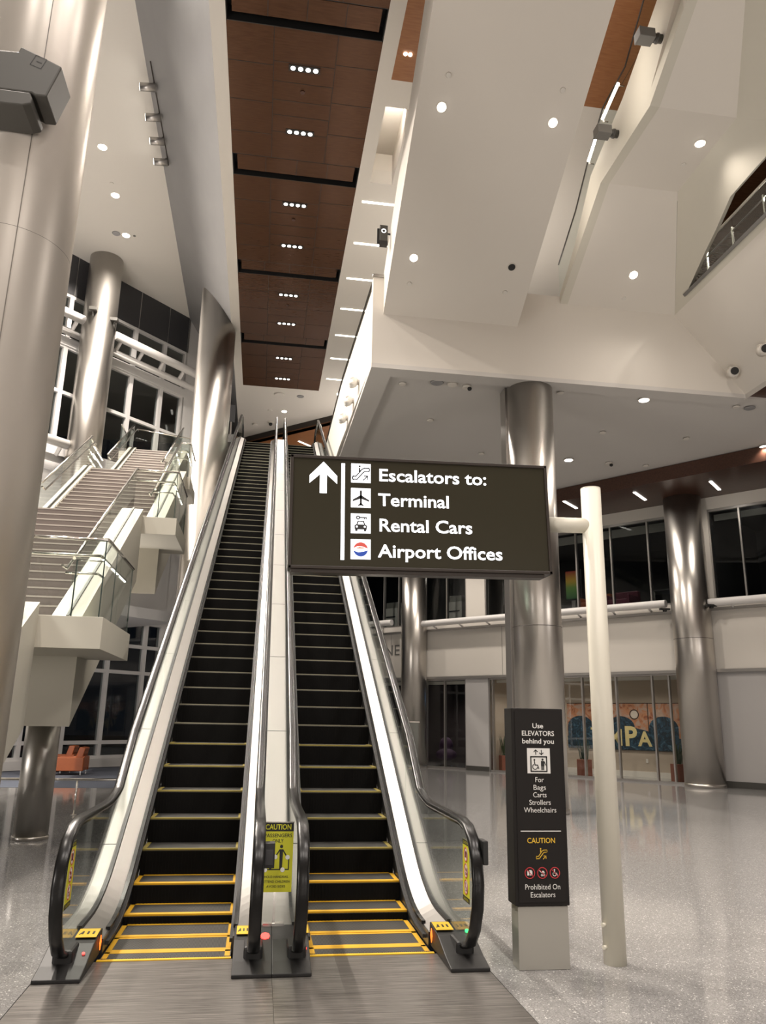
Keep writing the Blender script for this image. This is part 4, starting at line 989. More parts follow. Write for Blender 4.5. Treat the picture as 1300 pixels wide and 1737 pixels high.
# balcony railing behind the opening
br = thing('balcony_railing', (9.1, 10, 10.86), 'glass balcony railing with steel rail in the opening at the right edge', 'railing')
m = MB(); m.tube([(9.13, 14.75, 11.2), (9.13, 14.2, 11.93), (9.13, 7.0, 11.95)], 0.028, 10); m.build('top_rail', CHROME, br)
for k in range(5):
    y1_ = 14.3-1.45*k; m = MB(); m.box(9.12, 9.134, y1_-1.43, y1_, 10.9, 11.93); m.build('glass_panel', GLASS, br)
for y in (13.9, 12.95, 11.9):
    m = MB(); m.box(9.16, 9.19, y-0.02, y+0.02, 10.9, 11.75); m.tube([(9.17, y, 11.7), (9.25, y, 11.75)], 0.012, 8); m.build('post', CHROME, br)
m = MB(); m.tube([(9.26, 14.3, 11.75), (9.26, 7.5, 11.77)], 0.02, 10); m.build('handrail', CHROME, br)
m = MB(); m.tube([(9.26, 11.9, 11.73), (9.26, 11.5, 11.73)], 0.024, 8); m.build('light_strip', LEDL, br)
o = thing('column', (10.55, 13.0, 10.86), 'short pale column on the balcony at the right edge', 'column'); m = MB(); m.cyl((10.55, 13.0, 10.86), (10.55, 13.0, 13.6), 0.16, n=32); m.build('shaft', PAINTC, o)
spot(10.6, 11.5, 13.4, 160, 160); spot(9.9, 9.2, 13.4, 120, 160)

# ================================================================== MEZZANINE RAILING ALONG THE ESCALATOR
mr = thing('mezzanine_railing', (1.85, 21, ZM+1.84), 'long glass railing with dark rail on the mezzanine edge right of the escalators', 'railing')
def mxx(y): return 1.95 - 0.15*(y-YE)/5.5 if y < 20.6 else 1.80-0.02*(y-20.6)/7.9
y = YE+0.28
while y < 28.3:
    y1_ = min(y+1.5, 28.4); m = MB(); m.prism([(mxx(y)+0.03, y, ZM+1.845), (mxx(y1_)+0.03, y1_-0.012, ZM+1.845), (mxx(y1_)+0.042, y1_-0.012, ZM+1.845), (mxx(y)+0.042, y, ZM+1.845)], (0, 0, 0.24)); m.build('glass_panel', GLASS, mr); y += 1.5
for dz in (0.0, 0.12):
    m = MB(); m.tube([(mxx(q)+0.035+dz*0.5, q, ZM+2.11-dz) for q in (YE+0.02, 20.6, 28.4)], 0.022, 8); m.build('top_rail', CHROME if dz else DARKT, mr)
m = MB(); m.box(1.93, 2.3, YE-0.03, YE+0.1, 11.08, 11.15); m.build('rail_bracket', FRAMEM, mr, bevel=0.005)
def cone_cluster(i, y, z):
    o = thing('globe_lamp', (mxx(y)-0.10, y, z), ('lowest', 'middle', 'topmost')[i]+' of three white glass globes on the mezzanine edge', 'lamp', 'globes on the mezzanine edge')
    m = MB(); m.ball((mxx(y)-0.13, y, z), 0.13, sx=0.85, sy=1.0, sz=1.15)
    for k in range(5):
        a = 2*math.pi*k/5; m.ball((mxx(y)-0.16, y+0.09*math.cos(a), z+0.10*math.sin(a)), 0.06)
    m.build('globe', GLOBE, o); m = MB(); m.cyl((mxx(y)-0.03, y, z), (mxx(y)+0.0, y, z), 0.07, n=20); m.build('wall_plate', WHITE, o)
GLOBE = simple('milky globe', (0.78, 0.76, 0.72), 0.2, 0, 0.6)
for i, (y, z) in enumerate(((18.9, 9.25), (17.85, 9.3), (17.0, 9.42))): cone_cluster(i, y, z)
dv = thing('hanging_display', (2.02, 14.29, 11.6), 'small dark display with a lit white ring beside the sloped bulkhead', 'display')
m = MB(); m.box(1.95, 2.12, 14.24, 14.32, 11.42, 11.80); m.build('case', GREYD, dv, bevel=0.01)
m = MB(); m.box(1.90, 1.955, 14.26, 14.31, 11.38, 11.72); m.box(1.95, 2.12, 14.23, 14.33, 11.32, 11.42); m.build('bracket', BLK, dv)
m = MB(); f2 = Face((2.035, 14.24, 11.66), (1, 0, 0), (0, 0, 1), 0.002); f2.ring(m, 0, 0, 0.052, 0.02, 0, 20); m.build('lit_ring', SIGNW, dv)
m = MB(); m.tube([(2.1, 14.28, 11.62), (2.2, 14.28, 11.62)], 0.02, 8); m.build('arm', BLK, dv)

# ================================================================== LAMPS
ORD = ('first', 'second', 'third', 'fourth', 'fifth', 'sixth', 'seventh', 'eighth')
for i, y in enumerate(FIX_Y):
    o = thing('ceiling_lamp', (0.19, y, ZC), ORD[7-i]+' four-lamp fixture up from the far end of the wood ceiling strip', 'lamp', 'four-lamp fixtures in the wood strip')
    m = MB(); m.box(-0.14, 0.52, y-0.085, y+0.085, ZC-0.012, ZC-0.001); m.build('housing', BLK, o)
    for k in range(4):
        m = MB(); m.cyl((-0.05+0.16*k, y, ZC-0.02), (-0.05+0.16*k, y, ZC-0.0125), 0.05, n=20); m.build('bulb', LAMP, o)
for i, y in enumerate((14.35, 18.94, 23.63)):
    m = MB(); m.cyl((0.185, y, ZC-0.03), (0.185, y, ZC-0.001), 0.05, n=20); o = m.build('sprinkler_cap', WOODD); tag(o, ORD[2-i]+' brown sprinkler cap up from the far end of the wood strip', 'sprinkler', 'caps in the wood strip')
lx = 0
for i in range(9):
    y = 17.83+1.893*i
    if i == 7: break
    o = thing('linear_lamp', (2.35, y, ZC), ORD[6-i]+' linear light up from the far end of the white ceiling row', 'lamp', 'linear lights beside the wood strip')
    m = MB(); m.box(1.93, 2.95, y-0.05, y+0.05, ZC-0.008, ZC-0.001); m.build('trim', WHITE, o)
    m = MB(); m.box(1.95, 2.93, y-0.035, y+0.035, ZC-0.02, ZC-0.0082); m.build('diffuser', LINEL, o)
def downlight(x, y, z, label, n=(0, 0, -1), r=0.085, group=None, lit=True, power=0):
    n = Vector(n).normalized(); p = Vector((x, y, z)); o = thing('downlight', tuple(p), label, 'lamp', group)
    m = MB(); m.cyl(p+n*0.001, p+n*0.012, r*1.25, n=28); m.build('trim_ring', WHITE, o)
    m = MB(); m.cyl(p+n*0.0121, p+n*0.022, r, n=24); m.build('bulb', LAMP if lit else BLK, o)
    if power and lit:
        q = p+n*0.06; spot(q.x, q.y, q.z, power, 140, WARM, n)
def disc(name, x, y, z, r, mat, label, cat, n=(0, 0, -1), th=0.02, group=None):
    n = Vector(n).normalized(); p = Vector((x, y, z)); m = MB(); m.cyl(p+n*0.001, p+n*th, r, r*0.85, n=24); o = m.build(name, mat); return tag(o, label, cat, group)
nA = Vector((0, -S30, -1))
for (x, y, lab, lit) in ((2.63, 11.40, 'upper left', True), (4.72, 11.41, 'upper right', True), (2.62, 13.92, 'lower left', True), (4.70, 13.90, 'unlit black lower right', False)):
    downlight(x, y, zA(y), lab+' downlight in the sloped white bulkhead', nA, 0.075, 'downlights of the sloped bulkhead', lit, SLOPE_P)
for (x, y, lab) in ((2.65, 10.94, 'upper left'), (4.735, 10.93, 'upper right'), (2.63, 14.43, 'lower left'), (4.71, 14.41, 'lower right')):
    disc('smoke_detector', x, y, zA(y), 0.05, CEILW, lab+' small white cap on the sloped bulkhead', 'detector', nA, 0.025, 'caps of the sloped bulkhead')
downlight(7.58, 11.35, 12.253, 'downlight in the flat middle run of the right stair underside', (0, 0, -1), 0.085, 'downlights under the right stair', True, SLOPE_P)
downlight(7.65, 14.35, zB(14.35), 'downlight in the lowest run of the right stair underside', nA, 0.085, 'downlights under the right stair', True, 90)
disc('smoke_detector', 7.65, 14.86, zB(14.86), 0.05, CEILW, 'white cap near the foot of the right stair underside', 'detector', nA)
disc('smoke_detector', 7.576, 11.94, 12.253, 0.05, CEILW, 'white cap in the flat run of the right stair underside', 'detector')
for (x, y, lab) in ((8.39, 20.25, 'lit downlight in the mezzanine soffit just right of the steel column'), (8.46, 15.80, 'lit downlight in the mezzanine soffit close to its front edge'), (13.08, 18.12, 'lit downlight at the right end of the mezzanine soffit')):
    downlight(x, y, ZM-0.02, lab, (0, 0, -1), 0.11, 'lit soffit downlights', True, SOFF_P)
for (x, y) in ((5, 18), (3.5, 21.5), (10.7, 18), (6, 23.5)): spot(x, y, ZM-0.1, SOFF_P*0.6, 140)
for i, (x, y, lab) in enumerate(((6.42, 15.79, 'just right of the steel column top'), (8.43, 18.01, 'in the middle of the soffit'), (10.75, 17.99, 'right of the soffit middle'), (10.78, 20.30, 'near the dark veneer band'), (10.78, 15.78, 'at the front right corner'), (3.86, 18.05, 'above the direction sign'), (5.81, 20.26, 'above the right part of the direction sign'), (2.78, 16.01, 'at the front left corner of the soffit'))):
    disc('soffit_cap', x, y, ZM-0.01, 0.085, WHITE, 'small unlit white cap in the mezzanine soffit, '+lab, 'cap', th=0.025, group='unlit soffit caps')
disc('ceiling_speaker', 3.53, 15.80, ZM-0.015, 0.15, GREYW, 'round grey speaker in the mezzanine soffit near the front left', 'speaker')
disc('ceiling_speaker', 11.13, 15.79, ZM-0.015, 0.13, GREYW, 'round grey speaker in the mezzanine soffit at the far right', 'speaker')
for x, y, lab in ((4.24, 15.89, 'white ceiling camera beside the round grey speaker'), (9.64, 20.32, 'white ceiling camera near the dark veneer band')):
    o = thing('dome_camera', (x, y, ZM), lab, 'camera'); m = MB(); m.cyl((x, y, ZM-0.05), (x, y, ZM-0.001), 0.10, n=24); m.build('mount', WHITE, o); m = MB(); m.ball((x+0.05, y-0.05, ZM-0.08), 0.05); m.build('lens', BLK, o)
disc('soffit_cap', 3.89, 15.82, ZM-0.01, 0.12, WHITE, 'wide white cap between speaker and camera in the soffit', 'cap', th=0.03)
for i, (x, y) in enumerate(LEFT_D):
    downlight(x, y, ZL, ('lit downlight in the high left ceiling nearest the top', 'middle lit downlight of the high left ceiling', 'lit downlight of the high left ceiling closest to the windows')[i], (0, 0, -1), 0.12, 'downlights of the high left ceiling')
disc('ceiling_speaker', -5.74, 24.51, ZL, 0.14, GREYW, 'round speaker beside a downlight in the high left ceiling', 'speaker')
disc('smoke_detector', -5.14, 24.54, ZL, 0.05, GREYB, 'tiny dark cap beside a downlight in the high left ceiling', 'detector')
disc('smoke_detector', -5.42, 21.83, ZL, 0.06, CEILW, 'white cap between two downlights in the high left ceiling', 'detector')
disc('ceiling_speaker', 0.10, 31.15, ZC, 0.22, CEILW, 'round white speaker just beyond the wood strip', 'speaker', th=0.05)
disc('ceiling_speaker', 1.0, 31.22, ZC, 0.16, GREYW, 'flat grey disc just beyond the wood strip', 'speaker')
downlight(0.37, 33.03, ZC, 'lit downlight above the head of the escalators', (0, 0, -1), 0.11, None, True, 200)
downlight(2.61, 30.63, ZC, 'lit downlight beyond the last linear light', (0, 0, -1), 0.11, None, True, 120)
disc('smoke_detector', -0.26, 33.06, ZC, 0.10, CEILW, 'flat white cap left of the downlight over the escalator head', 'detector')
o = thing('dome_camera', (-0.21, 34.5, ZC), 'black dome camera on the ceiling over the escalator head', 'camera'); m = MB(); m.cyl((-0.21, 34.5, ZC-0.06), (-0.21, 34.5, ZC-0.001), 0.13, n=24); m.build('mount', WHITE, o); m = MB(); m.ball((-0.21, 34.5, ZC-0.1), 0.085); m.build('lens', BLK, o)
disc('smoke_detector', -0.92, 34.89, ZC, 0.14, WHITE, 'white detector over the left escalator head', 'detector', th=0.08)
for i, (x, y) in enumerate(((1.5, 36.2), (3.2, 34.6), (2.4, 38.5))):
    o = thing('linear_lamp', (x, y, 14.68), ('left linear light in the veneer ceiling at the escalator head', 'right linear light in the veneer ceiling at the escalator head', 'far linear light in the veneer ceiling')[i], 'lamp')
    m = MB(); m.prism([(x-0.3, y-0.3, 14.66), (x+0.3, y+0.3, 14.66), (x+0.24, y+0.36, 14.66), (x-0.36, y-0.24, 14.66)], (0, 0, 0.018)); m.build('diffuser', LINEL, o)
spot(2.0, 36.5, 14.0, 240, 150); area(4.5, 31.0, 11.8, 1.5, 1.5, 120, (-0.5, 0.1, 0.8)); area(4.5, 39.0, 11.8, 1.5, 1.5, 110, (-0.3, 0, 1))  # both areas are unseen uplights added to brighten the ceilings here
for i, (x, y) in enumerate(((9.68, 23.39), (11.40, 21.98), (13.02, 20.47))):
    o = thing('linear_lamp', (x, y, 8.6), ('left, half behind the ivory post,', 'middle', 'right')[i]+' slanted light in the dark veneer band', 'lamp', 'slanted lights of the veneer band')
    m = MB(); m.prism([(x-0.40, y-0.34, 8.585), (x-0.34, y-0.40, 8.585), (x+0.40, y+0.34, 8.585), (x+0.34, y+0.40, 8.585)], (0, 0, 0.014)); m.build('diffuser', LINEL, o)
    spot(x, y, 8.5, (140, 120, 70)[i], 150)
for (x, y) in ((7.6, 25.6), (5.6, 28.0), (3.5, 30.5)): spot(x, y, 8.5, 260, 150)
disc('soffit_cap', 14.0, 19.2, 8.598, 0.10, LAMPS, 'small lit cap at the right end of the dark veneer band', 'cap')
# twin downlight in the orange veneer left of the bulkhead
o = thing('ceiling_lamp', (2.28, 12.96, ZC), 'pair of lit lamps in the orange veneer beside the sloped bulkhead', 'lamp')
for x in (2.23, 2.33): m = MB(); m.cyl((x, 12.96, ZC-0.02), (x, 12.96, ZC-0.005), 0.04, n=16); m.build('bulb', LAMP, o)
# spotlights on the canted soffit
tr = thing('spot_track', (-3.58, 18.7, 17.4), 'thin dark track with four spotlights under the canted grey soffit', 'track')
cs = lambda x: ZL + (x+3.74)*(ZC-ZL)/(XF+3.74)
m = MB(); m.tube([(-3.55, 16.5, cs(-3.55)-0.06), (-3.50, 20.2, cs(-3.50)-0.06)], 0.015, 8); m.build('rail', DARKT, tr)
for i, y in enumerate((17.2, 18.25, 19.15, 20.0)):
    z = cs(-3.5)-0.12; o = thing('spotlight', (-3.55, y, z), ORD[i]+' cylinder spotlight down the track under the canted grey soffit', 'lamp', 'spotlights on the track')
    m = MB(); m.cyl((-3.50, y, z+0.0), (-3.88, y, z-0.03), 0.105, n=24); m.build('housing', FRAMEM, o)
    m = MB(); m.cyl((-3.88, y, z-0.03), (-3.885, y, z-0.0304), 0.09, n=24); m.build('lens', LAMPS, o)
    m = MB(); m.tube([(-3.58, y, z+0.08), (-3.56, y, z+0.14)], 0.012, 8); m.build('stem', DARKT, o)
# tubes: white rails in front of the upper office windows and the left window wall
def wtube(s0, s1, z, label):
    o = thing('tube_rail', tuple(W(s0, z, 0.30)), label, 'rail', 'white tubes along the right wall')
    m = MB(); a, b = W(s0, z, 0.30), W(s1, z, 0.30); d = (b-a).normalized()*0.06
    m.tube([a, a+d, b-d, b], 0.12, 16); m.build('tube', TUBEW, o)
    m = MB(); n = max(2, int(abs(s1-s0)/1.2))
    for k in range(n):
        s = s0+(s1-s0)*(k+0.5)/n; m.tube([W(s, z-0.05, 0.28), W(s, z-0.16, -0.04)], 0.035, 8)
    m.build('strut', TUBEW, o)
wtube(1.35, 11.2, 5.34, 'long white tube under the upper office windows between the two wall columns')
wtube(-8.5, 0.05, 5.26, 'white tube under the upper windows at the right edge')
wtube(12.6, 18.5, 5.5, 'white tube on the far wall left of its column, beside the escalator')
def ltube(s0, s1, z, label, two=True):
    o = thing('tube_rail', tuple(L(s0, z, 0.45)), label, 'rail', 'white double tubes along the window wall')
    m = MB(); m.tube([L(s0, z, 0.62), L(s1, z, 0.62)], 0.16, 16); m.build('tube', TUBEW, o)
    m = MB(); m.tube([L(s0, z-0.45, 0.25), L(s1, z-0.45, 0.25)], 0.13, 16); m.build('tube', TUBEW, o)
    m = MB(); n = max(2, int(abs(s1-s0)/0.95))
    for k in range(n):
        s = s0+(s1-s0)*(k+0.3)/n; m.tube([L(s, z-0.02, 0.62), L(s, z-0.45, 0.25)], 0.07, 10)
    m.build('strut', TUBEW, o)
ltube(-1.95, 3.0, 14.95, 'white double tube across the windows right of the left wall column')
ltube(-13, -2.75, 14.95, 'white double tube across the windows left of the left wall column, upper')
ltube(-13, -2.75, 10.36, 'white double tube left of the left wall column, lower, beside the stair railing')
# fixtures on the left wall column
for (x, y, z, lab) in ((-6.45, 25.62, 15.2, 'small dark spotlight on the front of the left wall column'), (-5.80, 26.0, 15.05, 'small dark arm light on the right side of the left wall column')):
    o = thing('spotlight', (x, y, z), lab, 'lamp'); m = MB(); m.box(x-0.13, x+0.13, y-0.12, y+0.08, z, z+0.12); m.build('housing', GREYD, o, bevel=0.01); m = MB(); m.tube([(x, y, z), (x, y+0.1, z-0.2)], 0.03, 8); m.build('arm', GREYB, o)
for (s, lab) in ((1.36, 'small black bracket on the right wall column at tube height, left side'), (-0.05, 'small black bracket on the right wall column at tube height, right side'), (11.2, 'small black bracket on the far wall column at tube height')):
    p = W(s, 5.16, 0.40); m = MB(); m.box(p.x-0.16, p.x+0.16, p.y-0.06, p.y+0.06, 5.13, 5.19); m.box(p.x-0.05, p.x+0.05, p.y-0.05, p.y+0.05, 5.08, 5.13); o = m.build('wall_bracket', BLK, bevel=0.01); tag(o, lab, 'bracket')
# cameras on the balcony soffit
for (x, y, z, lab) in ((10.16, 14.88, 9.44, 'white cylinder camera under the balcony, left of two'), (10.16, 13.77, 9.44, 'white cylinder camera under the balcony at the right edge')):
    o = thing('wall_camera', (x, y, z), lab, 'camera'); n = Vector((-0.76, 0, -0.65))
    m = MB(); p = Vector((x, y, z)); m.cyl(p+n*0.0, p+n*0.06, 0.15, n=24); m.cyl(p+n*0.05, p+n*0.05+Vector((-0.06, -0.22, -0.05)), 0.12, 0.11, n=24); m.build('housing', WHITE, o)
    q = p+n*0.05+Vector((-0.061, -0.224, -0.051)); m = MB(); m.cyl(q, q+Vector((-0.01, -0.03, -0.007)), 0.085, n=20); m.build('lens', BLK, o)
# dark bracket box on the near column
bx = thing('projector_housing', (-2.0, 5.5, 6.4), 'dark grey angular housing on the near column at the left edge', 'housing')
k_ = 5.46/6.6
def BX(x, z, dy=0.0): return (x*k_, 5.46+dy, 1.7+(z-1.7)*k_)
m = MB(); m.prism([BX(-3.1, 7.83), BX(-2.645, 7.85), BX(-2.627, 7.916), BX(-2.231, 7.74), BX(-2.333, 7.38), BX(-2.434, 7.378), BX(-2.47, 7.40), BX(-3.1, 7.40)], (0, 0.325, 0)); m.build('body', GREYD, bx, bevel=0.012)
m = MB(); m.prism([BX(-3.1, 7.40), BX(-2.48, 7.40), BX(-2.45, 7.33), BX(-2.46, 7.28), BX(-2.53, 7.25), BX(-3.1, 7.24)], (0, 0.325, 0)); m.build('lower_lip', GREYD, bx, bevel=0.01)
m = MB()
f3 = Face(BX(-2.52, 7.72), (1, 0, -0.36), (0.36, 0, 1), 0.001); f3.line(m, [(0, 0), (0.09, 0), (0.09, 0.10), (0, 0.10), (0, 0)], 0.004); f3.line(m, [(0.03, 0.05), (0.07, 0.05)], 0.006); m.build('hatch', BLK, bx)

# ================================================================== FURNITURE AND SHOPS
m = MB(); m.prism([(-14, 20.6, 0.0), (-2.6, 20.6, 0.0), (-2.6, 30.6, 0.0), L(-0.1, 0, 0.06), L(-12, 0, 0.06)], (0, 0, 0.008)); o = m.build('carpet', CARPET); tag(o, 'blue grey carpet before the left windows under the orange chairs', 'carpet')
def armchair(x, y, label):
    o = thing('armchair', (x, y, 0), label, 'chair', 'orange armchairs by the window')
    for dy in (-0.40, 0.34):
        m = MB(); m.box(x-0.42, x+0.42, y+dy, y+dy+0.11, 0.12, 0.50); m.build('arm', ORANGE, o, bevel=0.02)
    m = MB(); m.box(x-0.40, x+0.40, y-0.29, y+0.34, 0.13, 0.27); m.build('base', ORANGE, o, bevel=0.015)
    m = MB(); m.box(x-0.42, x+0.22, y-0.28, y+0.33, 0.27, 0.41); m.build('seat_cushion', ORANGE, o, bevel=0.03)
    m = MB(); m.prism([(x+0.14, y-0.28, 0.415), (x+0.34, y-0.28, 0.415), (x+0.42, y-0.28, 0.76), (x+0.25, y-0.28, 0.78)], (0, 0.61, 0)); bc = m.build('back_cushion', ORANGE, o, bevel=0.02)
    m = MB()
    for a in range(4):
        for b in range(3): m.ball((x+0.20+0.035*b-0.04, y-0.2+0.15*a, 0.45+0.12*b), 0.016, nu=8, nv=6); m.ball((x+0.36+0.02*b, y-0.2+0.15*a, 0.45+0.12*b), 0.016, nu=8, nv=6)
    m.build('button', ORANGE2, bc)
    m = MB(); m.box(x+0.36, x+0.42, y-0.29, y+0.34, 0.2, 0.52); m.build('back_frame', ORANGE, o, bevel=0.01)
    for dx in (-0.36, 0.36):
        for dy in (-0.35, 0.38): m = MB(); m.box(x+dx-0.015, x+dx+0.015, y+dy-0.015, y+dy+0.015, 0.008, 0.13); m.build('leg', CHROME, o)
ORANGE2 = simple('dark orange button', (0.22, 0.05, 0.012), 0.5)
armchair(-5.32, 24.95, 'front orange tufted leather armchair by the left windows')
armchair(-5.85, 26.05, 'rear orange tufted leather armchair mostly hidden behind the front one')
# low barrier rail in front of the carpet
br = thing('barrier_rail', (-4, 15.2, 0), 'low steel barrier rail behind the slim stair column', 'rail')
m = MB(); m.tube([(-7.5, 15.2, 0.585), (-1.75, 15.2, 0.585)], 0.022, 10); m.build('top_rail', CHROME, br)
for x in (-6.2, -4.65, -3.1, -1.85): m = MB(); m.cyl((x, 15.2, 0), (x, 15.2, 0.57), 0.018, n=12); m.cyl((x, 15.2, 0), (x, 15.2, 0.012), 0.05, n=16); m.build('post', CHROME, br)
# slim kiosk before the far column
p = Vector((5.62, 29.3, 0)); kp = thing('kiosk', (p.x, p.y, 0), 'slim frosted kiosk panel with bright top before the far column', 'kiosk')
m = MB(); m.box(p.x-0.22, p.x+0.22, p.y-0.06, p.y+0.06, 0.03, 1.62); m.build('panel', FROST, kp, bevel=0.004); m = MB(); m.box(p.x-0.25, p.x+0.25, p.y-0.08, p.y+0.08, 1.62, 1.67); m.build('cap', CHROME, kp); m = MB(); m.box(p.x-0.24, p.x+0.24, p.y-0.1, p.y+0.1, 0, 0.03); m.build('foot', CHROME, kp)
# small display at the head of the left escalator
o = thing('info_display', (-1.62, 27.2, 12.0), 'small dark display panel at the head of the left escalator', 'display')
m = MB(); m.box(-1.72, -1.47, 27.2, 27.28, 12.1, 12.75); m.build('screen', CHAR, o); m = MB(); m.box(-1.62, -1.56, 27.22, 27.27, 11.5, 12.1); m.build('post', FRAMEM, o)
m = MB(); m.box(-1.75, -1.38, 26.9, 28.8, 11.2, 11.5); struct('floor', m, FLOOR)

# planters in the shop
def planter(s, off, label):
    p = W(s, 0, off); o = thing('planter', (p.x, p.y, 0.0), label, 'plant', 'planters inside the shop window')
    m = MB(); m.prism([(p.x-0.19, p.y-0.19, 0.0), (p.x+0.19, p.y-0.19, 0.0), (p.x+0.19, p.y+0.19, 0.0), (p.x-0.19, p.y+0.19, 0.0)], (0, 0, 0.55)); m.build('pot', TERRA, o, bevel=0.01)
    m = MB()
    for k in range(26):
        a = random.uniform(0, 6.28); r0_ = random.uniform(0.02, 0.13); h = random.uniform(0.35, 0.75); x, y = p.x+r0_*math.cos(a), p.y+r0_*math.sin(a); lx_, ly_ = 0.16*math.cos(a)*random.random(), 0.16*math.sin(a)*random.random()
        t = Vector((-math.sin(a), math.cos(a), 0))*0.026
        b0 = Vector((x, y, 0.52)); b1 = Vector((x+lx_*0.4, y+ly_*0.4, 0.52+h*0.55)); b2 = Vector((x+lx_, y+ly_, 0.52+h)); nn = Vector((math.cos(a), math.sin(a), 0))*0.006
        m.prism([b0-t*0.7, b0+t*0.7, b1+t, b1-t], nn); m.prism([b1-t, b1+t, b2], nn)
    m.build('leaves', LEAF, o)
planter(7.95, -0.65, 'rust planter with spiky leaves left of the elevator sign pillar')
planter(4.87, -0.65, 'rust planter with spiky leaves just left of the ivory post')
planter(1.70, -0.65, 'rust planter with spiky leaves beside the right wall column')
# mural: three painted panels with arches and the city name
mu = thing('mural', tuple(W(4.3, 0.86, -2.2)), 'painted mural of arches with yellow city letters behind the shop glass', 'mural')
mo = W(6.3, 0.87, -2.25); fm = Face(mo, -WT, (0, 0, 1), 0.0, 0.004)
if fm.n.dot(WN) < 0: raise RuntimeError('mural faces away')
def muralmat():
    m, t, b = nt('mural paint'); tc = t.nodes.new('ShaderNodeTexCoord'); n = t.nodes.new('ShaderNodeTexNoise'); n.inputs['Scale'].default_value = 3.2; n.inputs['Detail'].default_value = 6; n.inputs['Distortion'].default_value = 1.6
    t.links.new(tc.outputs['Object'], n.inputs['Vector']); r = t.nodes.new('ShaderNodeValToRGB'); e = r.color_ramp.elements
    e[0].position = 0.3; e[0].color = (0.20, 0.05, 0.03, 1); e[1].position = 0.75; e[1].color = (0.55, 0.36, 0.24, 1); q = e.new(0.45); q.color = (0.48, 0.21, 0.10, 1); q = e.new(0.6); q.color = (0.42, 0.30, 0.24, 1)
    t.links.new(n.outputs['Fac'], r.inputs[0]); t.links.new(r.outputs[0], b.inputs['Base Color']); b.inputs['Roughness'].default_value = 0.5
    return m
def seamat():
    m, t, b = nt('mural teal paint'); tc = t.nodes.new('ShaderNodeTexCoord'); n = t.nodes.new('ShaderNodeTexNoise'); n.inputs['Scale'].default_value = 4; n.inputs['Detail'].default_value = 5; n.inputs['Distortion'].default_value = 2.5
    t.links.new(tc.outputs['Object'], n.inputs['Vector']); r = t.nodes.new('ShaderNodeValToRGB'); e = r.color_ramp.elements
    e[0].position = 0.42; e[0].color = (0.012, 0.022, 0.032, 1); e[1].position = 0.72; e[1].color = (0.12, 0.20, 0.25, 1); q = e.new(0.58); q.color = (0.02, 0.06, 0.10, 1)
    t.links.new(n.outputs['Fac'], r.inputs[0]); t.links.new(r.outputs[0], b.inputs['Base Color']); b.inputs['Roughness'].default_value = 0.5
    return m
MUR, SEA = muralmat(), seamat()
CREAML = simple('mural cream letters', (0.72, 0.60, 0.28), 0.5)
mw, mh = 4.15, 1.52; edges_m = [0.0, 1.05, 1.95, 3.05, mw]
for k in range(4):
    m = MB(); fm.rect(m, edges_m[k], 0, edges_m[k+1]-0.03, mh, 0); fm.rect(m, edges_m[k]-0.0, -0.02, edges_m[k+1]-0.03, 0.0, 1); fm.rect(m, edges_m[k], mh, edges_m[k+1]-0.03, mh+0.025, 1); fm.rect(m, edges_m[k+1]-0.03, -0.02, edges_m[k+1], mh+0.025, 1)
    m.build('painted_panel', [MUR, BLK], mu)
m = MB()
for cx_ in (0.52, 2.05, 3.55):
    pts_ = [(cx_-0.5, 0.0)] + [(cx_+0.5*math.cos(R(a)), 0.72+0.38*math.sin(R(a))) for a in range(180, -1, -12)] + [(cx_+0.5, 0.0)]
    fm.poly(m, pts_, 0, up=0.005)
fm.rect(m, 0.0, 0.0, mw-0.03, 0.40, 0, up=0.0045)
fm.poly(m, [(0.9, 0.4), (3.2, 0.4), (3.0, 0.62), (2.4, 0.75), (1.4, 0.75)], 0, up=0.004)
m.build('arch', SEA, mu)
for (ch, x, y, sz) in (('T', 0.92, 0.34, 0.36), ('A', 1.18, 0.22, 0.44), ('M', 1.52, 0.14, 0.52), ('P', 2.15, 0.14, 0.62), ('A', 2.66, 0.14, 0.46)):
    fm.text(ch, x, y, sz, CREAML, mu, 'letter', 'LEFT', bold=0.03, up=0.011)
m = MB(); fm.disc(m, 2.55, 1.16, 0.13, 0, 20, up=0.006); fm.ring(m, 2.55, 1.16, 0.17, 0.03, 1, 20, up=0.007); m.build('medallion', [BONE, BLK], mu)
p = W(3.45, 0.46, -2.28); m = MB(); fo = Face(p, -WT, (0, 0, 1)); fo.rect(m, 0, 0, 0.08, 0.13); o = m.build('wall_outlet', WHITE); tag(o, 'white wall outlet under the mural', 'outlet')
# lounge behind the glass door
p = W(10.45, 0, -2.5)
o = thing('wall_screen', tuple(W(10.2, 1.2, -3.9)), 'small blue screen glowing in the lounge behind the glass doors', 'screen'); m = MB(); wbox(m, 9.95, 10.5, 0.95, 1.55, -3.98, -3.9); m.build('bezel', BLK, o); m = MB(); wbox(m, 10.0, 10.45, 1.0, 1.5, -3.9, -3.885); m.build('screen', SCRB, o)
m = MB(); wbox(m, 9.8, 10.75, 0.0, 2.2, -3.99, -3.97, 0); wbox(m, 9.72, 9.8, 0, 2.3, -3.99, -3.93, 1); wbox(m, 10.75, 10.83, 0, 2.3, -3.99, -3.93, 1); wbox(m, 9.72, 10.83, 2.2, 2.3, -3.99, -3.93, 1); struct('door_2', m, [GREYB, WHITE])
o = thing('lounge_chair', tuple(W(11.5, 0, -2.0)), 'dark purple lounge chair just inside the glass doors', 'chair')
m = MB(); q = W(11.3, 0, -1.6); m.ball((q.x, q.y, 0.42), 0.42, sz=0.55); m.build('seat', PURP, o); m = MB(); q2 = W(11.5, 0, -1.85); m.ball((q2.x, q2.y, 0.72), 0.40, sx=0.7, sz=0.9); m.build('back', PURP, o)
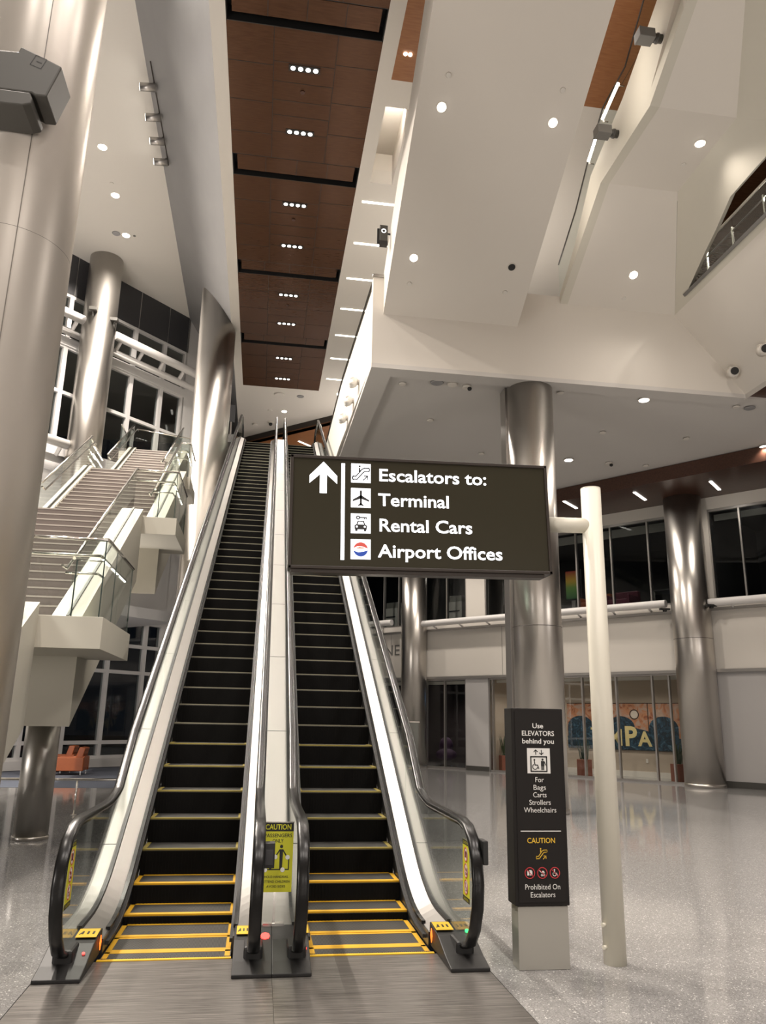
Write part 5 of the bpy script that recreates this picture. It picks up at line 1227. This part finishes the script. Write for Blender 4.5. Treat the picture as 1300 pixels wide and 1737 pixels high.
m = MB(); m.cyl((q.x, q.y, 0.02), (q.x, q.y, 0.25), 0.03); m.cyl((q.x, q.y, 0), (q.x, q.y, 0.02), 0.25); m.build('swivel_foot', CHROME, o)
o = thing('side_table', tuple(W(9.75, 0, -2.4)), 'reddish box table deep inside the lounge behind the glass doors', 'table'); q = W(9.75, 0, -2.4); m = MB(); m.box(q.x-0.3, q.x+0.3, q.y-0.3, q.y+0.3, 0, 0.75); m.build('body', TERRA, o, bevel=0.02); m = MB(); m.box(q.x-0.33, q.x+0.33, q.y-0.33, q.y+0.33, 0.75, 0.79); m.build('table_top', DARKT, o)
# offices behind the upper windows
def obox(name, lab, cat, s0, s1, o0, o1, z0, z1, mat):
    m = MB(); wbox(m, s0, s1, z0, z1, o0, o1); o = m.build(name, mat, None, bevel=0.03); return tag(o, lab, cat)
for s, lab in ((3.45, 'magenta armchair behind the upper window right of the ivory post'), (4.45, 'orange armchair behind the upper window right of the ivory post')):
    q = W(s, 5.412, -1.2); o = thing('armchair', tuple(q), lab, 'chair', 'armchairs in the upper office'); mt = MAGE if s < 4 else ORANGE
    m = MB(); wbox(m, s-0.42, s+0.42, 5.45, 5.80, -1.6, -0.8); m.build('seat', mt, o, bevel=0.04); m = MB(); wbox(m, s-0.42, s+0.42, 5.5, 6.15, -1.78, -1.55); m.build('back', mt, o, bevel=0.04)
    for d in (-0.42, 0.34): m = MB(); wbox(m, s+d, s+d+0.08, 5.412, 5.95, -1.6, -0.8); m.build('arm', mt, o, bevel=0.02)
o = thing('wall_screen', tuple(W(4.9, 6.0, -3.0)), 'colourful tilted screen glowing behind the upper window at the post', 'screen'); m = MB(); wbox(m, 5.4, 6.05, 6.1, 7.25, -2.1, -2.0); m.build('bezel', BLK, o); m = MB(); wbox(m, 5.46, 5.99, 6.16, 7.19, -2.0, -1.985); m.build('screen', SCRC, o); m = MB(); wbox(m, 5.65, 5.8, 5.412, 6.1, -2.08, -2.02); m.build('stand', FRAMEM, o)
for s, off, lab in ((13.7, -1.2, 'white copier behind the far upper window left of the far column'), (10.35, -1.2, 'white copier behind the far upper window right of the far column')):
    o = thing('copier', tuple(W(s, 5.412, off)), lab, 'copier'); m = MB(); wbox(m, s-0.35, s+0.35, 5.412, 6.3, off-0.3, off+0.3); m.build('cabinet', WHITE, o, bevel=0.02); m = MB(); wbox(m, s-0.3, s+0.3, 6.3, 6.55, off-0.28, off+0.25); m.build('scanner', PIL, o, bevel=0.02); m = MB(); wbox(m, s-0.25, s+0.25, 5.9, 5.95, off+0.3, off+0.33); m.build('tray', CHAR, o)
o = thing('desk', tuple(W(2.0, 5.412, -2.2)), 'glass topped desk with papers behind the upper window near the right column', 'desk'); m = MB(); wbox(m, 1.5, 2.7, 6.12, 6.16, -2.6, -1.8); m.build('desk_top', GREYB, o)
for s in (1.6, 2.6): m = MB(); wbox(m, s-0.03, s+0.03, 5.412, 6.12, -2.5, -1.9); m.build('leg', CHROME, o)
o = thing('reception_counter', tuple(W(7.6, 5.412, -2.5)), 'orange fronted counter behind the upper window beside the steel column', 'counter'); m = MB(); wbox(m, 8.0, 8.95, 5.412, 6.3, -2.9, -2.5); m.build('front', WOODO, o); m = MB(); wbox(m, 7.95, 9.0, 6.3, 6.36, -3.0, -2.45); m.build('counter_top', WHITE, o)
# letters on the far fascia
ft = thing('wall_lettering', tuple(W(13.3, 4.1, 0)), 'grey raised letters NE on the white far fascia beside the escalator', 'lettering'); ff = Face(W(13.28, 4.22, -0.04), -WT, (0, 0, 1), 0.0, 0.01)
ff.text('NE', 0.0, 0.0, 0.42, GREYB, ft, 'letter', 'LEFT', width=0.78)
